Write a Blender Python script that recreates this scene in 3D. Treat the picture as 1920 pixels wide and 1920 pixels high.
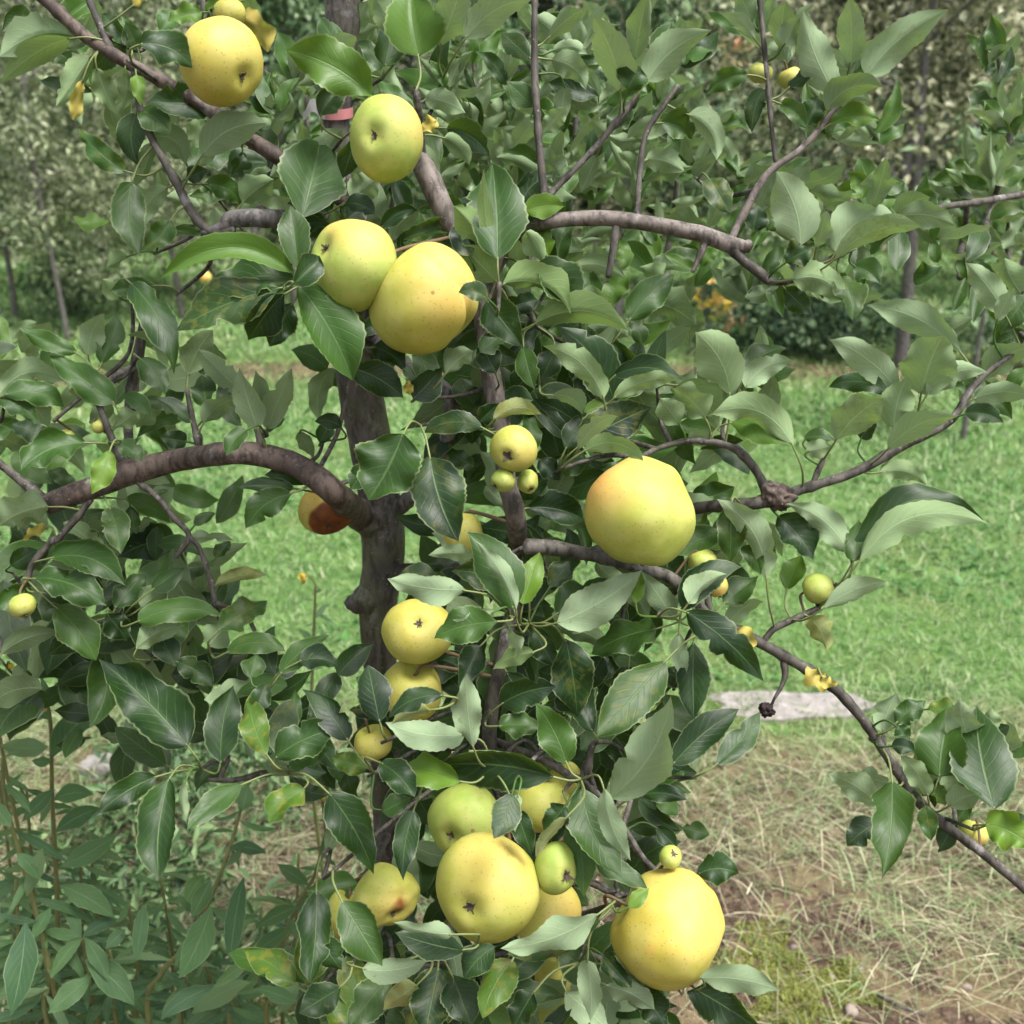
import bpy, bmesh, math, random
import numpy as np
from mathutils import Vector, noise as mnoise

random.seed(7)
RNG = np.random.default_rng(11)
for o in list(bpy.data.objects):
    bpy.data.objects.remove(o)
SC = bpy.context.scene
COL = SC.collection

# ------------------------------------------------------------------ camera
PITCH = math.radians(19.0)
CAM = np.array([0.0, 0.0, 1.25])
FPX = 2059.0                      # focal length in pixels of the 1920 px photograph
cam_d = bpy.data.cameras.new('camera')
cam_d.sensor_width = 36.0
cam_d.lens = FPX / 1920.0 * 36.0
cam_d.clip_start = 0.02
cam_d.clip_end = 400.0
cam_d.dof.use_dof = True
cam_d.dof.focus_distance = 0.82
cam_d.dof.aperture_fstop = 10.5
cam = bpy.data.objects.new('camera', cam_d)
COL.objects.link(cam)
cam.location = CAM
cam.rotation_euler = (math.pi / 2 - PITCH, 0, 0)
SC.camera = cam

# ------------------------------------------------------------------ world, sun, exposure
SUN_DIR = Vector((0.35, -0.25, 0.90)).normalized()     # towards the sun, behind thin cloud
world = bpy.data.worlds.new('World')
SC.world = world
world.use_nodes = True
wn = world.node_tree
wn.nodes.clear()
w_out = wn.nodes.new('ShaderNodeOutputWorld')
w_bg = wn.nodes.new('ShaderNodeBackground')
w_hs = wn.nodes.new('ShaderNodeHueSaturation')
w_sky = wn.nodes.new('ShaderNodeTexSky')
w_sky.sky_type = 'NISHITA'
w_sky.sun_disc = False
w_sky.sun_elevation = math.asin(SUN_DIR.z)
w_sky.sun_rotation = math.atan2(SUN_DIR.x, SUN_DIR.y)
w_sky.dust_density = 4.0
w_sky.air_density = 1.0
w_hs.inputs['Saturation'].default_value = 0.30         # cloud veil: a whiter sky
w_bg.inputs['Strength'].default_value = 0.115
wn.links.new(w_sky.outputs[0], w_hs.inputs['Color'])
wn.links.new(w_hs.outputs[0], w_bg.inputs['Color'])
wn.links.new(w_bg.outputs[0], w_out.inputs['Surface'])
sun_d = bpy.data.lights.new('sun', 'SUN')
sun_d.energy = 2.3
sun_d.angle = math.radians(24.0)
sun_d.color = (1.0, 0.97, 0.92)
sun = bpy.data.objects.new('sun', sun_d)
COL.objects.link(sun)
sun.rotation_euler = (-SUN_DIR).to_track_quat('-Z', 'Y').to_euler()
SC.view_settings.view_transform = 'Standard'
SC.view_settings.look = 'None'
SC.view_settings.gamma = 1.0
SC.view_settings.use_curve_mapping = False
SC.view_settings.exposure = 1.38
SC.render.engine = 'CYCLES'
SC.cycles.max_bounces = 5
SC.cycles.diffuse_bounces = 3
SC.cycles.glossy_bounces = 2
SC.cycles.adaptive_threshold = 0.03
SC.cycles.transparent_max_bounces = 4

# ------------------------------------------------------------------ geometry helpers
FWD = np.array([0.0, math.cos(PITCH), -math.sin(PITCH)])
UPV = np.array([0.0, math.sin(PITCH), math.cos(PITCH)])
RGT = np.array([1.0, 0.0, 0.0])
WUP = np.array([0.0, 0.0, 1.0])

def ray(x, y):
    return FWD + RGT * ((x - 960.0) / FPX) + UPV * ((960.0 - y) / FPX)
def atd(x, y, d):                     # a place in the garden at depth d
    return CAM + ray(x, y) * d
def at(x, y, Y):                      # a place in the garden on the upright plane Y
    r = ray(x, y)
    return CAM + r * (Y / r[1])
def depth_at(x, y, Y):
    return Y / ray(x, y)[1]
def on_ground(x, y, z=0.0):
    r = ray(x, y)
    return CAM + r * ((z - CAM[2]) / r[2])
def nz(v):
    v = np.asarray(v, float)
    return v / (np.linalg.norm(v) + 1e-12)
def YD(x, y):                         # where the hedge of branches stands, by height
    return 0.93 - 0.00012 * y + (0.05 if x < 430 and y > 560 else 0.0)

def tag(o, label=None, cat=None, group=None, kind=None):
    if label: o['label'] = label
    if cat: o['category'] = cat
    if group: o['group'] = group
    if kind: o['kind'] = kind
    return o
def empty(name, loc):
    o = bpy.data.objects.new(name, None)
    o.empty_display_size = 0.05
    o.location = loc
    COL.objects.link(o)
    return o
def mesh_obj(name, V, F, mats, parent=None, smooth=True, origin=None, attrs=None, uv=None, mat_idx=None):
    """V: n x 3 world points. Parent empties are only translated, so local = world - origin."""
    V = np.asarray(V, float)
    if parent is not None:
        org = np.array(parent.location)
        p = parent.parent
        while p is not None:
            org = org + np.array(p.location); p = p.parent
        V = V - org
    elif origin is not None:
        V = V - np.asarray(origin)
    me = bpy.data.meshes.new(name)
    if isinstance(F, np.ndarray):
        k = F.shape[1]
        me.vertices.add(len(V)); me.vertices.foreach_set('co', V.astype(np.float32).ravel())
        me.loops.add(F.size); me.loops.foreach_set('vertex_index', F.astype(np.int32).ravel())
        me.polygons.add(len(F))
        me.polygons.foreach_set('loop_start', np.arange(0, F.size, k, dtype=np.int32))
        me.polygons.foreach_set('loop_total', np.full(len(F), k, dtype=np.int32))
        me.update(calc_edges=True)
    else:
        me.from_pydata([tuple(v) for v in V], [], F)
        me.update()
    if smooth:
        me.polygons.foreach_set('use_smooth', np.ones(len(me.polygons), dtype=bool))
    for m in (mats if isinstance(mats, (list, tuple)) else [mats]):
        me.materials.append(m)
    if mat_idx is not None:
        me.polygons.foreach_set('material_index', np.asarray(mat_idx, dtype=np.int32))
    for nm, arr in (attrs or {}).items():
        arr = np.asarray(arr, np.float32)
        if arr.ndim == 1:
            a = me.attributes.new(nm, 'FLOAT', 'POINT'); a.data.foreach_set('value', arr)
        else:
            a = me.attributes.new(nm, 'FLOAT_COLOR', 'POINT'); a.data.foreach_set('color', arr.ravel())
    if uv is not None:
        a = me.attributes.new('leafuv', 'FLOAT_VECTOR', 'POINT'); a.data.foreach_set('vector', np.asarray(uv, np.float32).ravel())
    o = bpy.data.objects.new(name, me)
    COL.objects.link(o)
    if parent is not None:
        o.parent = parent
    elif origin is not None:
        o.location = origin
    return o

def catmull(P, n=6):
    P = np.asarray(P, float)
    if len(P) < 3:
        t = np.linspace(0, 1, n + 1)[:, None]
        return P[0] * (1 - t) + P[-1] * t
    Q = np.vstack([2 * P[0] - P[1], P, 2 * P[-1] - P[-2]])
    out = []
    for i in range(1, len(Q) - 2):
        p0, p1, p2, p3 = Q[i - 1:i + 3]
        for k in range(n):
            t = k / n
            out.append(0.5 * (2 * p1 + (p2 - p0) * t + (2 * p0 - 5 * p1 + 4 * p2 - p3) * t * t + (3 * p1 - p0 - 3 * p2 + p3) * t ** 3))
    out.append(P[-1])
    return np.array(out)

def tube(C, R, sides=10, bump=0.0, seed=0.0, cap=True):
    """Points C, radii R -> V, F (closed ends rounded off)."""
    C = np.asarray(C, float); R = np.asarray(R, float)
    n = len(C)
    T = np.gradient(C, axis=0)
    T /= np.linalg.norm(T, axis=1)[:, None] + 1e-12
    ref = np.array([0.31, 0.2, 0.93])
    if abs(T[0] @ ref) > 0.9: ref = np.array([0.9, 0.3, 0.1])
    A = nz(ref - T[0] * (ref @ T[0]))
    V = []; F = []
    ang = np.arange(sides) * 2 * math.pi / sides
    for i in range(n):
        A = nz(A - T[i] * (A @ T[i]))
        B = np.cross(T[i], A)
        for a in ang:
            d = A * math.cos(a) + B * math.sin(a)
            r = R[i]
            if bump:
                q = (C[i] + d * r) * 55.0
                r *= 1 + bump * mnoise.noise((q[0] + seed, q[1], q[2])) + bump * 0.5 * mnoise.noise((q[0] * 2.7, q[1] * 2.7 + seed, q[2] * 2.7))
            V.append(C[i] + d * r)
    for i in range(n - 1):
        for k in range(sides):
            a = i * sides + k; b = i * sides + (k + 1) % sides
            F.append((a, b, b + sides, a + sides))
    if cap:
        V.append(C[0] - T[0] * R[0] * 0.4); c0 = len(V) - 1
        V.append(C[-1] + T[-1] * R[-1] * 0.4); c1 = len(V) - 1
        for k in range(sides):
            F.append((c0, (k + 1) % sides, k))
            F.append((c1, (n - 1) * sides + k, (n - 1) * sides + (k + 1) % sides))
    return np.array(V), F

# ------------------------------------------------------------------ materials
def new_mat(name):
    m = bpy.data.materials.new(name)
    m.use_nodes = True
    nt = m.node_tree
    nt.nodes.clear()
    return m, nt
class NB:
    def __init__(s, nt): s.nt = nt
    def n(s, t, **kw):
        nd = s.nt.nodes.new(t)
        for k, v in kw.items(): setattr(nd, k, v)
        return nd
    def lk(s, a, b): s.nt.links.new(a, b)
    def val(s, x, sock):
        if hasattr(x, 'is_output'): s.lk(x, sock)
        else: sock.default_value = x
    def math(s, op, a, b=0.0, c=None, clamp=False):
        nd = s.n('ShaderNodeMath', operation=op, use_clamp=clamp)
        s.val(a, nd.inputs[0]); s.val(b, nd.inputs[1])
        if c is not None: s.val(c, nd.inputs[2])
        return nd.outputs[0]
    def mix(s, fac, a, b, mode='MIX'):
        nd = s.n('ShaderNodeMix', data_type='RGBA', blend_type=mode)
        s.val(fac, nd.inputs[0])
        for x, k in ((a, 6), (b, 7)):
            if isinstance(x, tuple): nd.inputs[k].default_value = (x + (1,))[:4]
            else: s.lk(x, nd.inputs[k])
        return nd.outputs[2]
    def ramp(s, fac, stops):
        nd = s.n('ShaderNodeValToRGB')
        s.lk(fac, nd.inputs[0])
        el = nd.color_ramp.elements
        while len(el) < len(stops): el.new(0.5)
        for e, (p, c) in zip(el, stops):
            e.position = p
            e.color = ((c, c, c, 1) if isinstance(c, (int, float)) else (tuple(c) + (1,))[:4])
        return nd.outputs[0]
    def noise(s, vec, scale, detail=3, rough=0.5):
        nd = s.n('ShaderNodeTexNoise')
        nd.inputs['Scale'].default_value = scale; nd.inputs['Detail'].default_value = detail
        nd.inputs['Roughness'].default_value = rough
        if vec is not None: s.lk(vec, nd.inputs['Vector'])
        return nd.outputs['Fac']
    def pos(s): return s.n('ShaderNodeNewGeometry').outputs['Position']
    def smooth(s, x, a, b):
        nd = s.n('ShaderNodeMapRange', interpolation_type='SMOOTHSTEP')
        s.val(x, nd.inputs[0]); nd.inputs[1].default_value = a; nd.inputs[2].default_value = b
        return nd.outputs[0]
    def bump(s, h, strength=0.3, dist=0.002):
        nd = s.n('ShaderNodeBump')
        nd.inputs['Strength'].default_value = strength; nd.inputs['Distance'].default_value = dist
        s.lk(h, nd.inputs['Height'])
        return nd.outputs[0]
    def principled(s, col, rough=0.5, spec=0.5, normal=None):
        nd = s.n('ShaderNodeBsdfPrincipled')
        if isinstance(col, tuple): nd.inputs['Base Color'].default_value = (col + (1,))[:4]
        else: s.lk(col, nd.inputs['Base Color'])
        s.val(rough, nd.inputs['Roughness'])
        s.val(spec, nd.inputs['Specular IOR Level'])
        if normal is not None: s.lk(normal, nd.inputs['Normal'])
        return nd
    def out(s, sh):
        s.lk(sh, s.n('ShaderNodeOutputMaterial').inputs['Surface'])

def leaf_material(name, dark, mid, under, lime, veinc, rough_top=0.36, nveins=9.0):
    m, nt = new_mat(name); b = NB(nt)
    at_ = b.n('ShaderNodeAttribute', attribute_name='tint')
    sep = b.n('ShaderNodeSeparateColor'); b.lk(at_.outputs['Color'], sep.inputs[0])
    li, ye, sp = sep.outputs[0], sep.outputs[1], sep.outputs[2]
    rn = at_.outputs['Alpha']
    uvn = b.n('ShaderNodeAttribute', attribute_name='leafuv')
    sx = b.n('ShaderNodeSeparateXYZ'); b.lk(uvn.outputs['Vector'], sx.inputs[0])
    u, v = sx.outputs[0], sx.outputs[1]
    av = b.math('ABSOLUTE', v)
    p = b.pos()
    nbig = b.noise(p, 28.0, 3)
    nfine = b.noise(p, 240.0, 2, 0.6)
    # veins
    ph = b.math('SUBTRACT', b.math('MULTIPLY', u, nveins), b.math('MULTIPLY', av, 2.6))
    ph = b.math('ADD', ph, b.math('MULTIPLY', b.math('GREATER_THAN', v, 0.0), 0.45))
    ph = b.math('ADD', ph, b.math('ADD', b.math('MULTIPLY', rn, 3.0), b.math('MULTIPLY', b.math('SINE', b.math('MULTIPLY', u, 17.0)), 0.12)))
    fr = b.math('ABSOLUTE', b.math('SUBTRACT', b.math('FRACT', ph), 0.5))
    side = b.math('SUBTRACT', 1.0, b.smooth(fr, 0.0, 0.10))
    side = b.math('MULTIPLY', side, b.math('SUBTRACT', 1.0, b.smooth(av, 0.55, 1.0)))
    mid_v = b.math('SUBTRACT', 1.0, b.smooth(av, 0.015, 0.055))
    vein = b.math('MAXIMUM', mid_v, b.math('MULTIPLY', side, 0.45))
    # colours
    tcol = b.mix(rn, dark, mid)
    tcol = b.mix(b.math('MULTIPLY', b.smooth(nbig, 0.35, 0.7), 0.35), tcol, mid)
    tcol = b.mix(li, tcol, lime)
    ucol = b.mix(b.math('MULTIPLY', b.smooth(nbig, 0.3, 0.7), 0.4), under, tuple(c * 0.8 for c in under))
    ucol = b.mix(b.math('ADD', 0.1, b.math('MULTIPLY', rn, 0.9)), b.mix(0.5, ucol, tcol), ucol)
    ucol = b.mix(b.math('MULTIPLY', li, 0.75), ucol, lime)
    tcol = b.mix(b.math('MULTIPLY', vein, 0.42), tcol, veinc)
    ucol = b.mix(b.math('MULTIPLY', vein, 0.45), ucol, tuple(min(1, c * 1.5) for c in under))
    gn = b.n('ShaderNodeNewGeometry')
    bf = gn.outputs['Backfacing']
    col = b.mix(bf, tcol, ucol)
    spn = b.smooth(b.noise(p, 120.0, 2, 0.65), 0.5, 0.62)
    col = b.mix(b.math('MULTIPLY', spn, b.math('MULTIPLY', sp, 0.7)), col, (0.17, 0.17, 0.02))
    brn = b.smooth(nbig, 0.60, 0.68)
    col = b.mix(b.math('MULTIPLY', brn, b.math('MULTIPLY', sp, 0.8)), col, (0.06, 0.03, 0.012))
    col = b.mix(ye, col, b.mix(nbig, (0.58, 0.43, 0.07), (0.42, 0.32, 0.11)))
    # pale thin margin, brightened to paint in edge highlights; small specks
    rim = b.math('MULTIPLY', b.smooth(av, 0.90, 0.985), b.math('ADD', 0.18, b.math('MULTIPLY', nbig, 0.55)))
    col = b.mix(rim, col, (0.28, 0.34, 0.17))
    spk = b.smooth(nfine, 0.66, 0.74)
    col = b.mix(b.math('MULTIPLY', spk, 0.35), col, (0.13, 0.10, 0.03))
    hgt = b.math('ADD', b.math('MULTIPLY', vein, -0.8), b.math('MULTIPLY', nfine, 0.35))
    bmp = b.bump(hgt, 0.45, 0.0006)
    rough = b.math('ADD', b.math('MULTIPLY', bf, 0.34), b.math('ADD', rough_top, b.math('MULTIPLY', nfine, 0.18)))
    pr = b.principled(col, rough, b.math('SUBTRACT', 0.34, b.math('MULTIPLY', bf, 0.22)), bmp)
    tr = b.n('ShaderNodeBsdfTranslucent')
    tcolr = b.mix(0.55, col, (0.21, 0.36, 0.03), 'MIX')
    b.lk(tcolr, tr.inputs['Color'])
    mx = b.n('ShaderNodeMixShader'); mx.inputs[0].default_value = 0.25
    b.lk(pr.outputs[0], mx.inputs[1]); b.lk(tr.outputs[0], mx.inputs[2])
    b.out(mx.outputs[0])
    return m
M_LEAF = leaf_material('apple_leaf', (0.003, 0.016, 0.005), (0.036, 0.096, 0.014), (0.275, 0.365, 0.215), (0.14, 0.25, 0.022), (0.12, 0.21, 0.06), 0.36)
M_WEED = leaf_material('weed_leaf', (0.022, 0.070, 0.028), (0.065, 0.145, 0.052), (0.16, 0.25, 0.13), (0.19, 0.27, 0.05), (0.26, 0.36, 0.2), 0.5, 7.0)

def simple_mat(name, col, rough=0.6, spec=0.3):
    m, nt = new_mat(name); b = NB(nt)
    p = b.pos()
    c = b.mix(b.noise(p, 60.0, 4), tuple(x * 0.7 for x in col), tuple(min(1, x * 1.25) for x in col))
    b.out(b.principled(c, rough, spec, b.bump(b.noise(p, 300.0, 3), 0.2, 0.0005)).outputs[0])
    return m
M_PETIOLE = simple_mat('petiole', (0.15, 0.18, 0.065), 0.5)
M_STEM = simple_mat('fruit_stalk', (0.13, 0.085, 0.045), 0.6)
M_CALYX = simple_mat('calyx_dry', (0.085, 0.065, 0.048), 0.85)
M_MUMMY = simple_mat('shrivelled_fruit', (0.02, 0.012, 0.012), 0.7)
M_BUD = simple_mat('yellow_bud', (0.60, 0.46, 0.07), 0.6)
M_WSTEM = simple_mat('weed_stem', (0.14, 0.15, 0.055), 0.6)

def bark(name, c0, c1, c2, moss=0.0):
    m, nt = new_mat(name); b = NB(nt)
    p = b.pos()
    n1 = b.noise(p, 22.0, 5, 0.6)
    mp = b.n('ShaderNodeMapping'); mp.inputs['Scale'].default_value = (1.0, 1.0, 0.35)
    b.lk(p, mp.inputs['Vector'])
    n2 = b.noise(mp.outputs[0], 150.0, 4, 0.65)
    col = b.ramp(n1, [(0.3, c0), (0.52, c1), (0.74, c2)])
    col = b.mix(b.math('MULTIPLY', b.smooth(n2, 0.35, 0.6), 0.6), tuple(x * 0.45 for x in c0), col)
    vo = b.n('ShaderNodeTexVoronoi'); vo.inputs['Scale'].default_value = 190.0
    b.lk(p, vo.inputs['Vector'])
    dot = b.math('SUBTRACT', 1.0, b.smooth(vo.outputs['Distance'], 0.10, 0.24))
    dot = b.math('MULTIPLY', dot, b.smooth(b.noise(p, 70.0, 2), 0.45, 0.6))
    col = b.mix(b.math('MULTIPLY', dot, 0.4), col, (0.34, 0.28, 0.22))
    gr = b.smooth(b.noise(p, 45.0, 4, 0.7), 0.56, 0.72)
    col = b.mix(b.math('MULTIPLY', gr, 0.55), col, (0.30, 0.28, 0.27))
    if moss:
        col = b.mix(b.math('MULTIPLY', b.smooth(b.noise(p, 18.0, 3), 0.5, 0.65), moss), col, (0.11, 0.12, 0.045))
    h = b.math('ADD', n2, b.math('MULTIPLY', dot, 0.6))
    b.out(b.principled(col, 0.66, 0.32, b.bump(h, 0.5, 0.0014)).outputs[0])
    return m
M_BARK_TRUNK = bark('bark_trunk', (0.085, 0.074, 0.067), (0.155, 0.136, 0.125), (0.25, 0.23, 0.215), 0.35)
M_BARK_BROWN = bark('bark_brown', (0.075, 0.054, 0.044), (0.15, 0.11, 0.088), (0.25, 0.195, 0.165))
M_BARK_PINK = bark('bark_pinkish', (0.12, 0.099, 0.085), (0.245, 0.203, 0.18), (0.38, 0.335, 0.31))
M_BARK_TWIG = bark('bark_twig', (0.064, 0.056, 0.046), (0.13, 0.115, 0.097), (0.23, 0.21, 0.185))
M_BARK_GREY = bark('bark_grey', (0.11, 0.10, 0.095), (0.21, 0.19, 0.18), (0.33, 0.31, 0.30))

def vcol_mat(name, transl=0.3, rough=0.55, spec=0.3):
    m, nt = new_mat(name); b = NB(nt)
    a = b.n('ShaderNodeAttribute', attribute_name='col')
    c = b.mix(b.math('MULTIPLY', b.noise(b.pos(), 90.0, 2), 0.5), a.outputs['Color'], (0.03, 0.04, 0.01), 'MULTIPLY')
    c = b.mix(0.25, a.outputs['Color'], c)
    pr = b.principled(c, rough, spec)
    if transl:
        t = b.n('ShaderNodeBsdfTranslucent'); b.lk(c, t.inputs['Color'])
        mx = b.n('ShaderNodeMixShader'); mx.inputs[0].default_value = transl
        b.lk(pr.outputs[0], mx.inputs[1]); b.lk(t.outputs[0], mx.inputs[2])
        b.out(mx.outputs[0])
    else:
        b.out(pr.outputs[0])
    return m
M_GRASS = vcol_mat('grass_blades', 0.3, 0.5)
M_HAY = vcol_mat('dry_grass', 0.15, 0.6)
M_CROWN = vcol_mat('orchard_foliage', 0.25, 0.5)

# ================================================================== SETTING
def sm(x, a, b):
    t = np.clip((x - a) / (b - a), 0, 1)
    return t * t * (3 - 2 * t)
def wob(x, y, s=1.0):
    return (np.sin(x * 2.3 * s + 1.1) + np.sin(y * 3.1 * s + x * 1.3 * s) + np.sin(x * 5.7 * s - y * 4.3 * s + 2.0) * 0.6) / 2.6
HAY_EDGE = 2.12        # the herbicide strip of the near row ends about here
def lawn_amount(x, y):
    e = HAY_EDGE + 0.10 * wob(x, y, 2.2)
    a = sm(y, e - 0.18, e + 0.22)
    row = np.exp(-((y - 6.0 + 0.15 * wob(x, y)) / 0.33) ** 2)     # dry strip of the next row
    return a * (1 - 0.75 * row)

gy = np.concatenate([np.linspace(-3, 1.0, 9)[:-1], np.linspace(1.0, 2.6, 81)[:-1], np.linspace(2.6, 9, 60)[:-1], np.geomspace(9, 90, 24)])
gx = np.concatenate([-np.geomspace(1.6, 80, 22)[::-1], np.linspace(-1.6, 1.6, 110)[1:-1], np.geomspace(1.6, 80, 22)])
GX, GY = np.meshgrid(gx, gy)
near = np.clip(1 - np.abs(GY - 1.6) / 1.0, 0, 1)
GZ = near * (0.012 * wob(GX, GY, 6.0) + 0.007 * wob(GX + 3, GY, 17.0))
GZ += 0.02 * wob(GX, GY, 0.7) * sm(GY, 2.3, 4.0)
GZ += sm(GY, 16, 60) * 6.0                       # the land rises behind the orchard
nyy, nxx = GX.shape
Vg = np.stack([GX.ravel(), GY.ravel(), GZ.ravel()], 1)
idx = np.arange(nyy * nxx).reshape(nyy, nxx)
Fg = np.stack([idx[:-1, :-1].ravel(), idx[:-1, 1:].ravel(), idx[1:, 1:].ravel(), idx[1:, :-1].ravel()], 1)

m_ground, nt = new_mat('orchard_soil'); b = NB(nt)
p = b.pos()
at_l = b.n('ShaderNodeAttribute', attribute_name='lawn')
n1 = b.noise(p, 9.0, 6, 0.65); n2 = b.noise(p, 70.0, 5, 0.65); n3 = b.noise(p, 2.2, 3)
soil = b.ramp(n2, [(0.3, (0.03, 0.019, 0.012)), (0.5, (0.085, 0.055, 0.038)), (0.7, (0.20, 0.14, 0.10))])
soil = b.mix(b.math('MULTIPLY', b.smooth(n1, 0.45, 0.6), 0.6), soil, (0.24, 0.19, 0.10))
turf = b.ramp(n1, [(0.3, (0.06, 0.13, 0.025)), (0.5, (0.11, 0.21, 0.05)), (0.72, (0.19, 0.27, 0.085))])
turf = b.mix(b.math('MULTIPLY', b.smooth(n3, 0.52, 0.68), 0.5), turf, (0.19, 0.19, 0.07))
lw = b.smooth(b.math('ADD', at_l.outputs['Fac'], b.math('MULTIPLY', b.math('SUBTRACT', n1, 0.5), 0.5)), 0.35, 0.65)
b.out(b.principled(b.mix(lw, soil, turf), 0.9, 0.2, b.bump(b.math('ADD', n2, n1), 0.9, 0.02)).outputs[0])
ground = mesh_obj('ground', Vg, Fg, m_ground, attrs={'lawn': lawn_amount(GX, GY).ravel()})
tag(ground, kind='structure')

def ground_z(x, y):
    nr = np.clip(1 - np.abs(y - 1.6) / 1.0, 0, 1)
    return nr * (0.012 * wob(x, y, 6.0) + 0.007 * wob(x + 3, y, 17.0)) + 0.02 * wob(x, y, 0.7) * sm(y, 2.3, 4.0)

def blades(name, X, Y, Lg, Wd, lean, cols, mat, segs=2, z0=None, flat=0.0, curl=1.0):
    """Bent blades of grass: n bases, each a tapering strip of segs pieces."""
    n = len(X)
    Z = ground_z(X, Y) if z0 is None else z0
    az = RNG.uniform(0, 2 * math.pi, n)
    dirx, diry = np.cos(az), np.sin(az)
    waz = az + math.pi / 2 + RNG.normal(0, 0.5, n)
    wx, wy = np.cos(waz), np.sin(waz)
    V = np.zeros((n, 2 * segs + 1, 3))
    hx = np.zeros(n); hz = np.zeros(n); el = np.pi / 2 - lean
    for s in range(segs + 1):
        f = s / segs
        if s:
            e = el - curl * f * RNG.uniform(0.4, 1.2, n)
            hx = hx + np.cos(e) * Lg / segs
            hz = np.maximum(hz + np.sin(e) * Lg / segs, 0.003)
        cx = X + dirx * hx; cy = Y + diry * hx; cz = Z + hz
        if s < segs:
            w = Wd * (1 - 0.55 * f) * 0.5
            V[:, 2 * s] = np.stack([cx - wx * w, cy - wy * w, cz], 1)
            V[:, 2 * s + 1] = np.stack([cx + wx * w, cy + wy * w, cz], 1)
        else:
            V[:, 2 * s] = np.stack([cx, cy, cz], 1)
    k = 2 * segs + 1
    tris = []
    for s in range(segs - 1):
        tris += [(2 * s, 2 * s + 1, 2 * s + 3), (2 * s, 2 * s + 3, 2 * s + 2)]
    tris.append((2 * segs - 2, 2 * segs - 1, 2 * segs))
    F = (np.array(tris)[None] + (np.arange(n) * k)[:, None, None]).reshape(-1, 3)
    C = np.repeat(np.concatenate([cols, np.ones((n, 1))], 1)[:, None], k, 1)
    return mesh_obj(name, V.reshape(-1, 3), F, mat, attrs={'col': C.reshape(-1, 4)}, smooth=False)

def scatter(y0, y1, dens, margin=0.5):
    area = 0.5 * ((1.02 * y1 + 2 * margin) + (1.02 * y0 + 2 * margin)) * (y1 - y0)
    n = int(area * dens)
    Y = RNG.uniform(y0, y1, n)
    X = RNG.uniform(-1, 1, n) * (0.51 * y1 + margin)
    k = np.abs(X) < 0.51 * Y + margin
    return X[k], Y[k]
PAL_L = np.array([(0.12, 0.235, 0.065), (0.175, 0.30, 0.10), (0.255, 0.375, 0.16), (0.072, 0.15, 0.045), (0.38, 0.45, 0.25), (0.44, 0.45, 0.29)])  # palest tones put bright highlights into the blade colour
def lawn_cols(X, Y):
    n = len(X)
    i = RNG.choice(6, n, p=[0.28, 0.27, 0.20, 0.12, 0.09, 0.04])
    c = PAL_L[i] * RNG.uniform(0.8, 1.2, (n, 1))
    dry = np.clip(0.55 * (wob(X, Y, 1.1) - 0.35), 0, 0.6) + 0.6 * (1 - lawn_amount(X, Y))
    return c * (1 - dry[:, None]) + np.array([0.36, 0.31, 0.15]) * dry[:, None]
LX = []; LY = []; LL = []; LW = []
for (y0, y1, dens, ln, wd) in ((1.9, 3.0, 15000, 0.034, 0.0030), (3.0, 4.4, 8000, 0.042, 0.0048), (4.4, 7.0, 3800, 0.055, 0.0085), (7.0, 12.0, 1300, 0.085, 0.018)):
    X, Y = scatter(y0, y1, dens, 1.0)
    k = RNG.uniform(0, 1, len(X)) < 0.12 + 0.88 * lawn_amount(X, Y)
    X, Y = X[k], Y[k]
    LX.append(X); LY.append(Y); LL.append(ln * RNG.uniform(0.5, 1.35, len(X)) * (1 + 0.3 * wob(X, Y, 1.7))); LW.append(wd * RNG.uniform(0.6, 1.3, len(X)))
LX, LY, LL, LW = map(np.concatenate, (LX, LY, LL, LW))
g = blades('lawn_grass', LX, LY, LL, LW, np.abs(RNG.normal(0.75, 0.4, len(LX))), lawn_cols(LX, LY), M_GRASS, 2, curl=0.8)
tag(g, 'mown bright green grass of the orchard alley behind the apple tree', 'grass', kind='stuff')

# clover and broad weeds in the alley
X, Y = scatter(2.3, 6.5, 800)
k = (wob(X * 1.7, Y * 1.9) > 0.1) & (RNG.uniform(0, 1, len(X)) < lawn_amount(X, Y))
X, Y = X[k], Y[k]
n = len(X)
cc = np.array([(0.07, 0.18, 0.045)]) * RNG.uniform(0.7, 1.5, (n, 1))
g = blades('clover', X, Y, RNG.uniform(0.03, 0.07, n), RNG.uniform(0.012, 0.024, n), RNG.uniform(0.5, 1.2, n), cc, M_GRASS, 2)
tag(g, 'low broad leaved clover spread through the mown grass', 'clover', kind='stuff')

# hay: long dry stalks lying over the bare strip
X, Y = scatter(1.05, 2.22, 14000, 0.7)
k = (RNG.uniform(0, 1, len(X)) < 0.30 + 0.65 * sm(wob(X + 1.3, Y, 2.6), -0.6, 0.2)) & ~((X > 0.42) & (X < 0.88) & (Y > 2.1))
k &= (RNG.uniform(0, 1, len(X)) < 0.25 + 0.75 * sm(Y, 1.18, 1.45))
X, Y = X[k], Y[k]
n = len(X)
PAL_H = np.array([(0.42, 0.39, 0.24), (0.30, 0.30, 0.17), (0.60, 0.56, 0.39), (0.24, 0.32, 0.14), (0.17, 0.13, 0.085), (0.13, 0.22, 0.08)])
ch = PAL_H[RNG.choice(6, n, p=[0.15, 0.19, 0.10, 0.22, 0.17, 0.17])] * RNG.uniform(0.75, 1.15, (n, 1))
g = blades('hay', X, Y, 0.025 + 0.14 * RNG.uniform(0, 1, n) ** 1.8, 0.0007 + 0.0018 * RNG.uniform(0, 1, n) ** 2.5, RNG.uniform(0.95, 1.52, n), ch, M_HAY, 5,
           z0=ground_z(X, Y) + 0.002 + 0.034 * RNG.uniform(0, 1, n) ** 2, curl=1.1)
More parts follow.
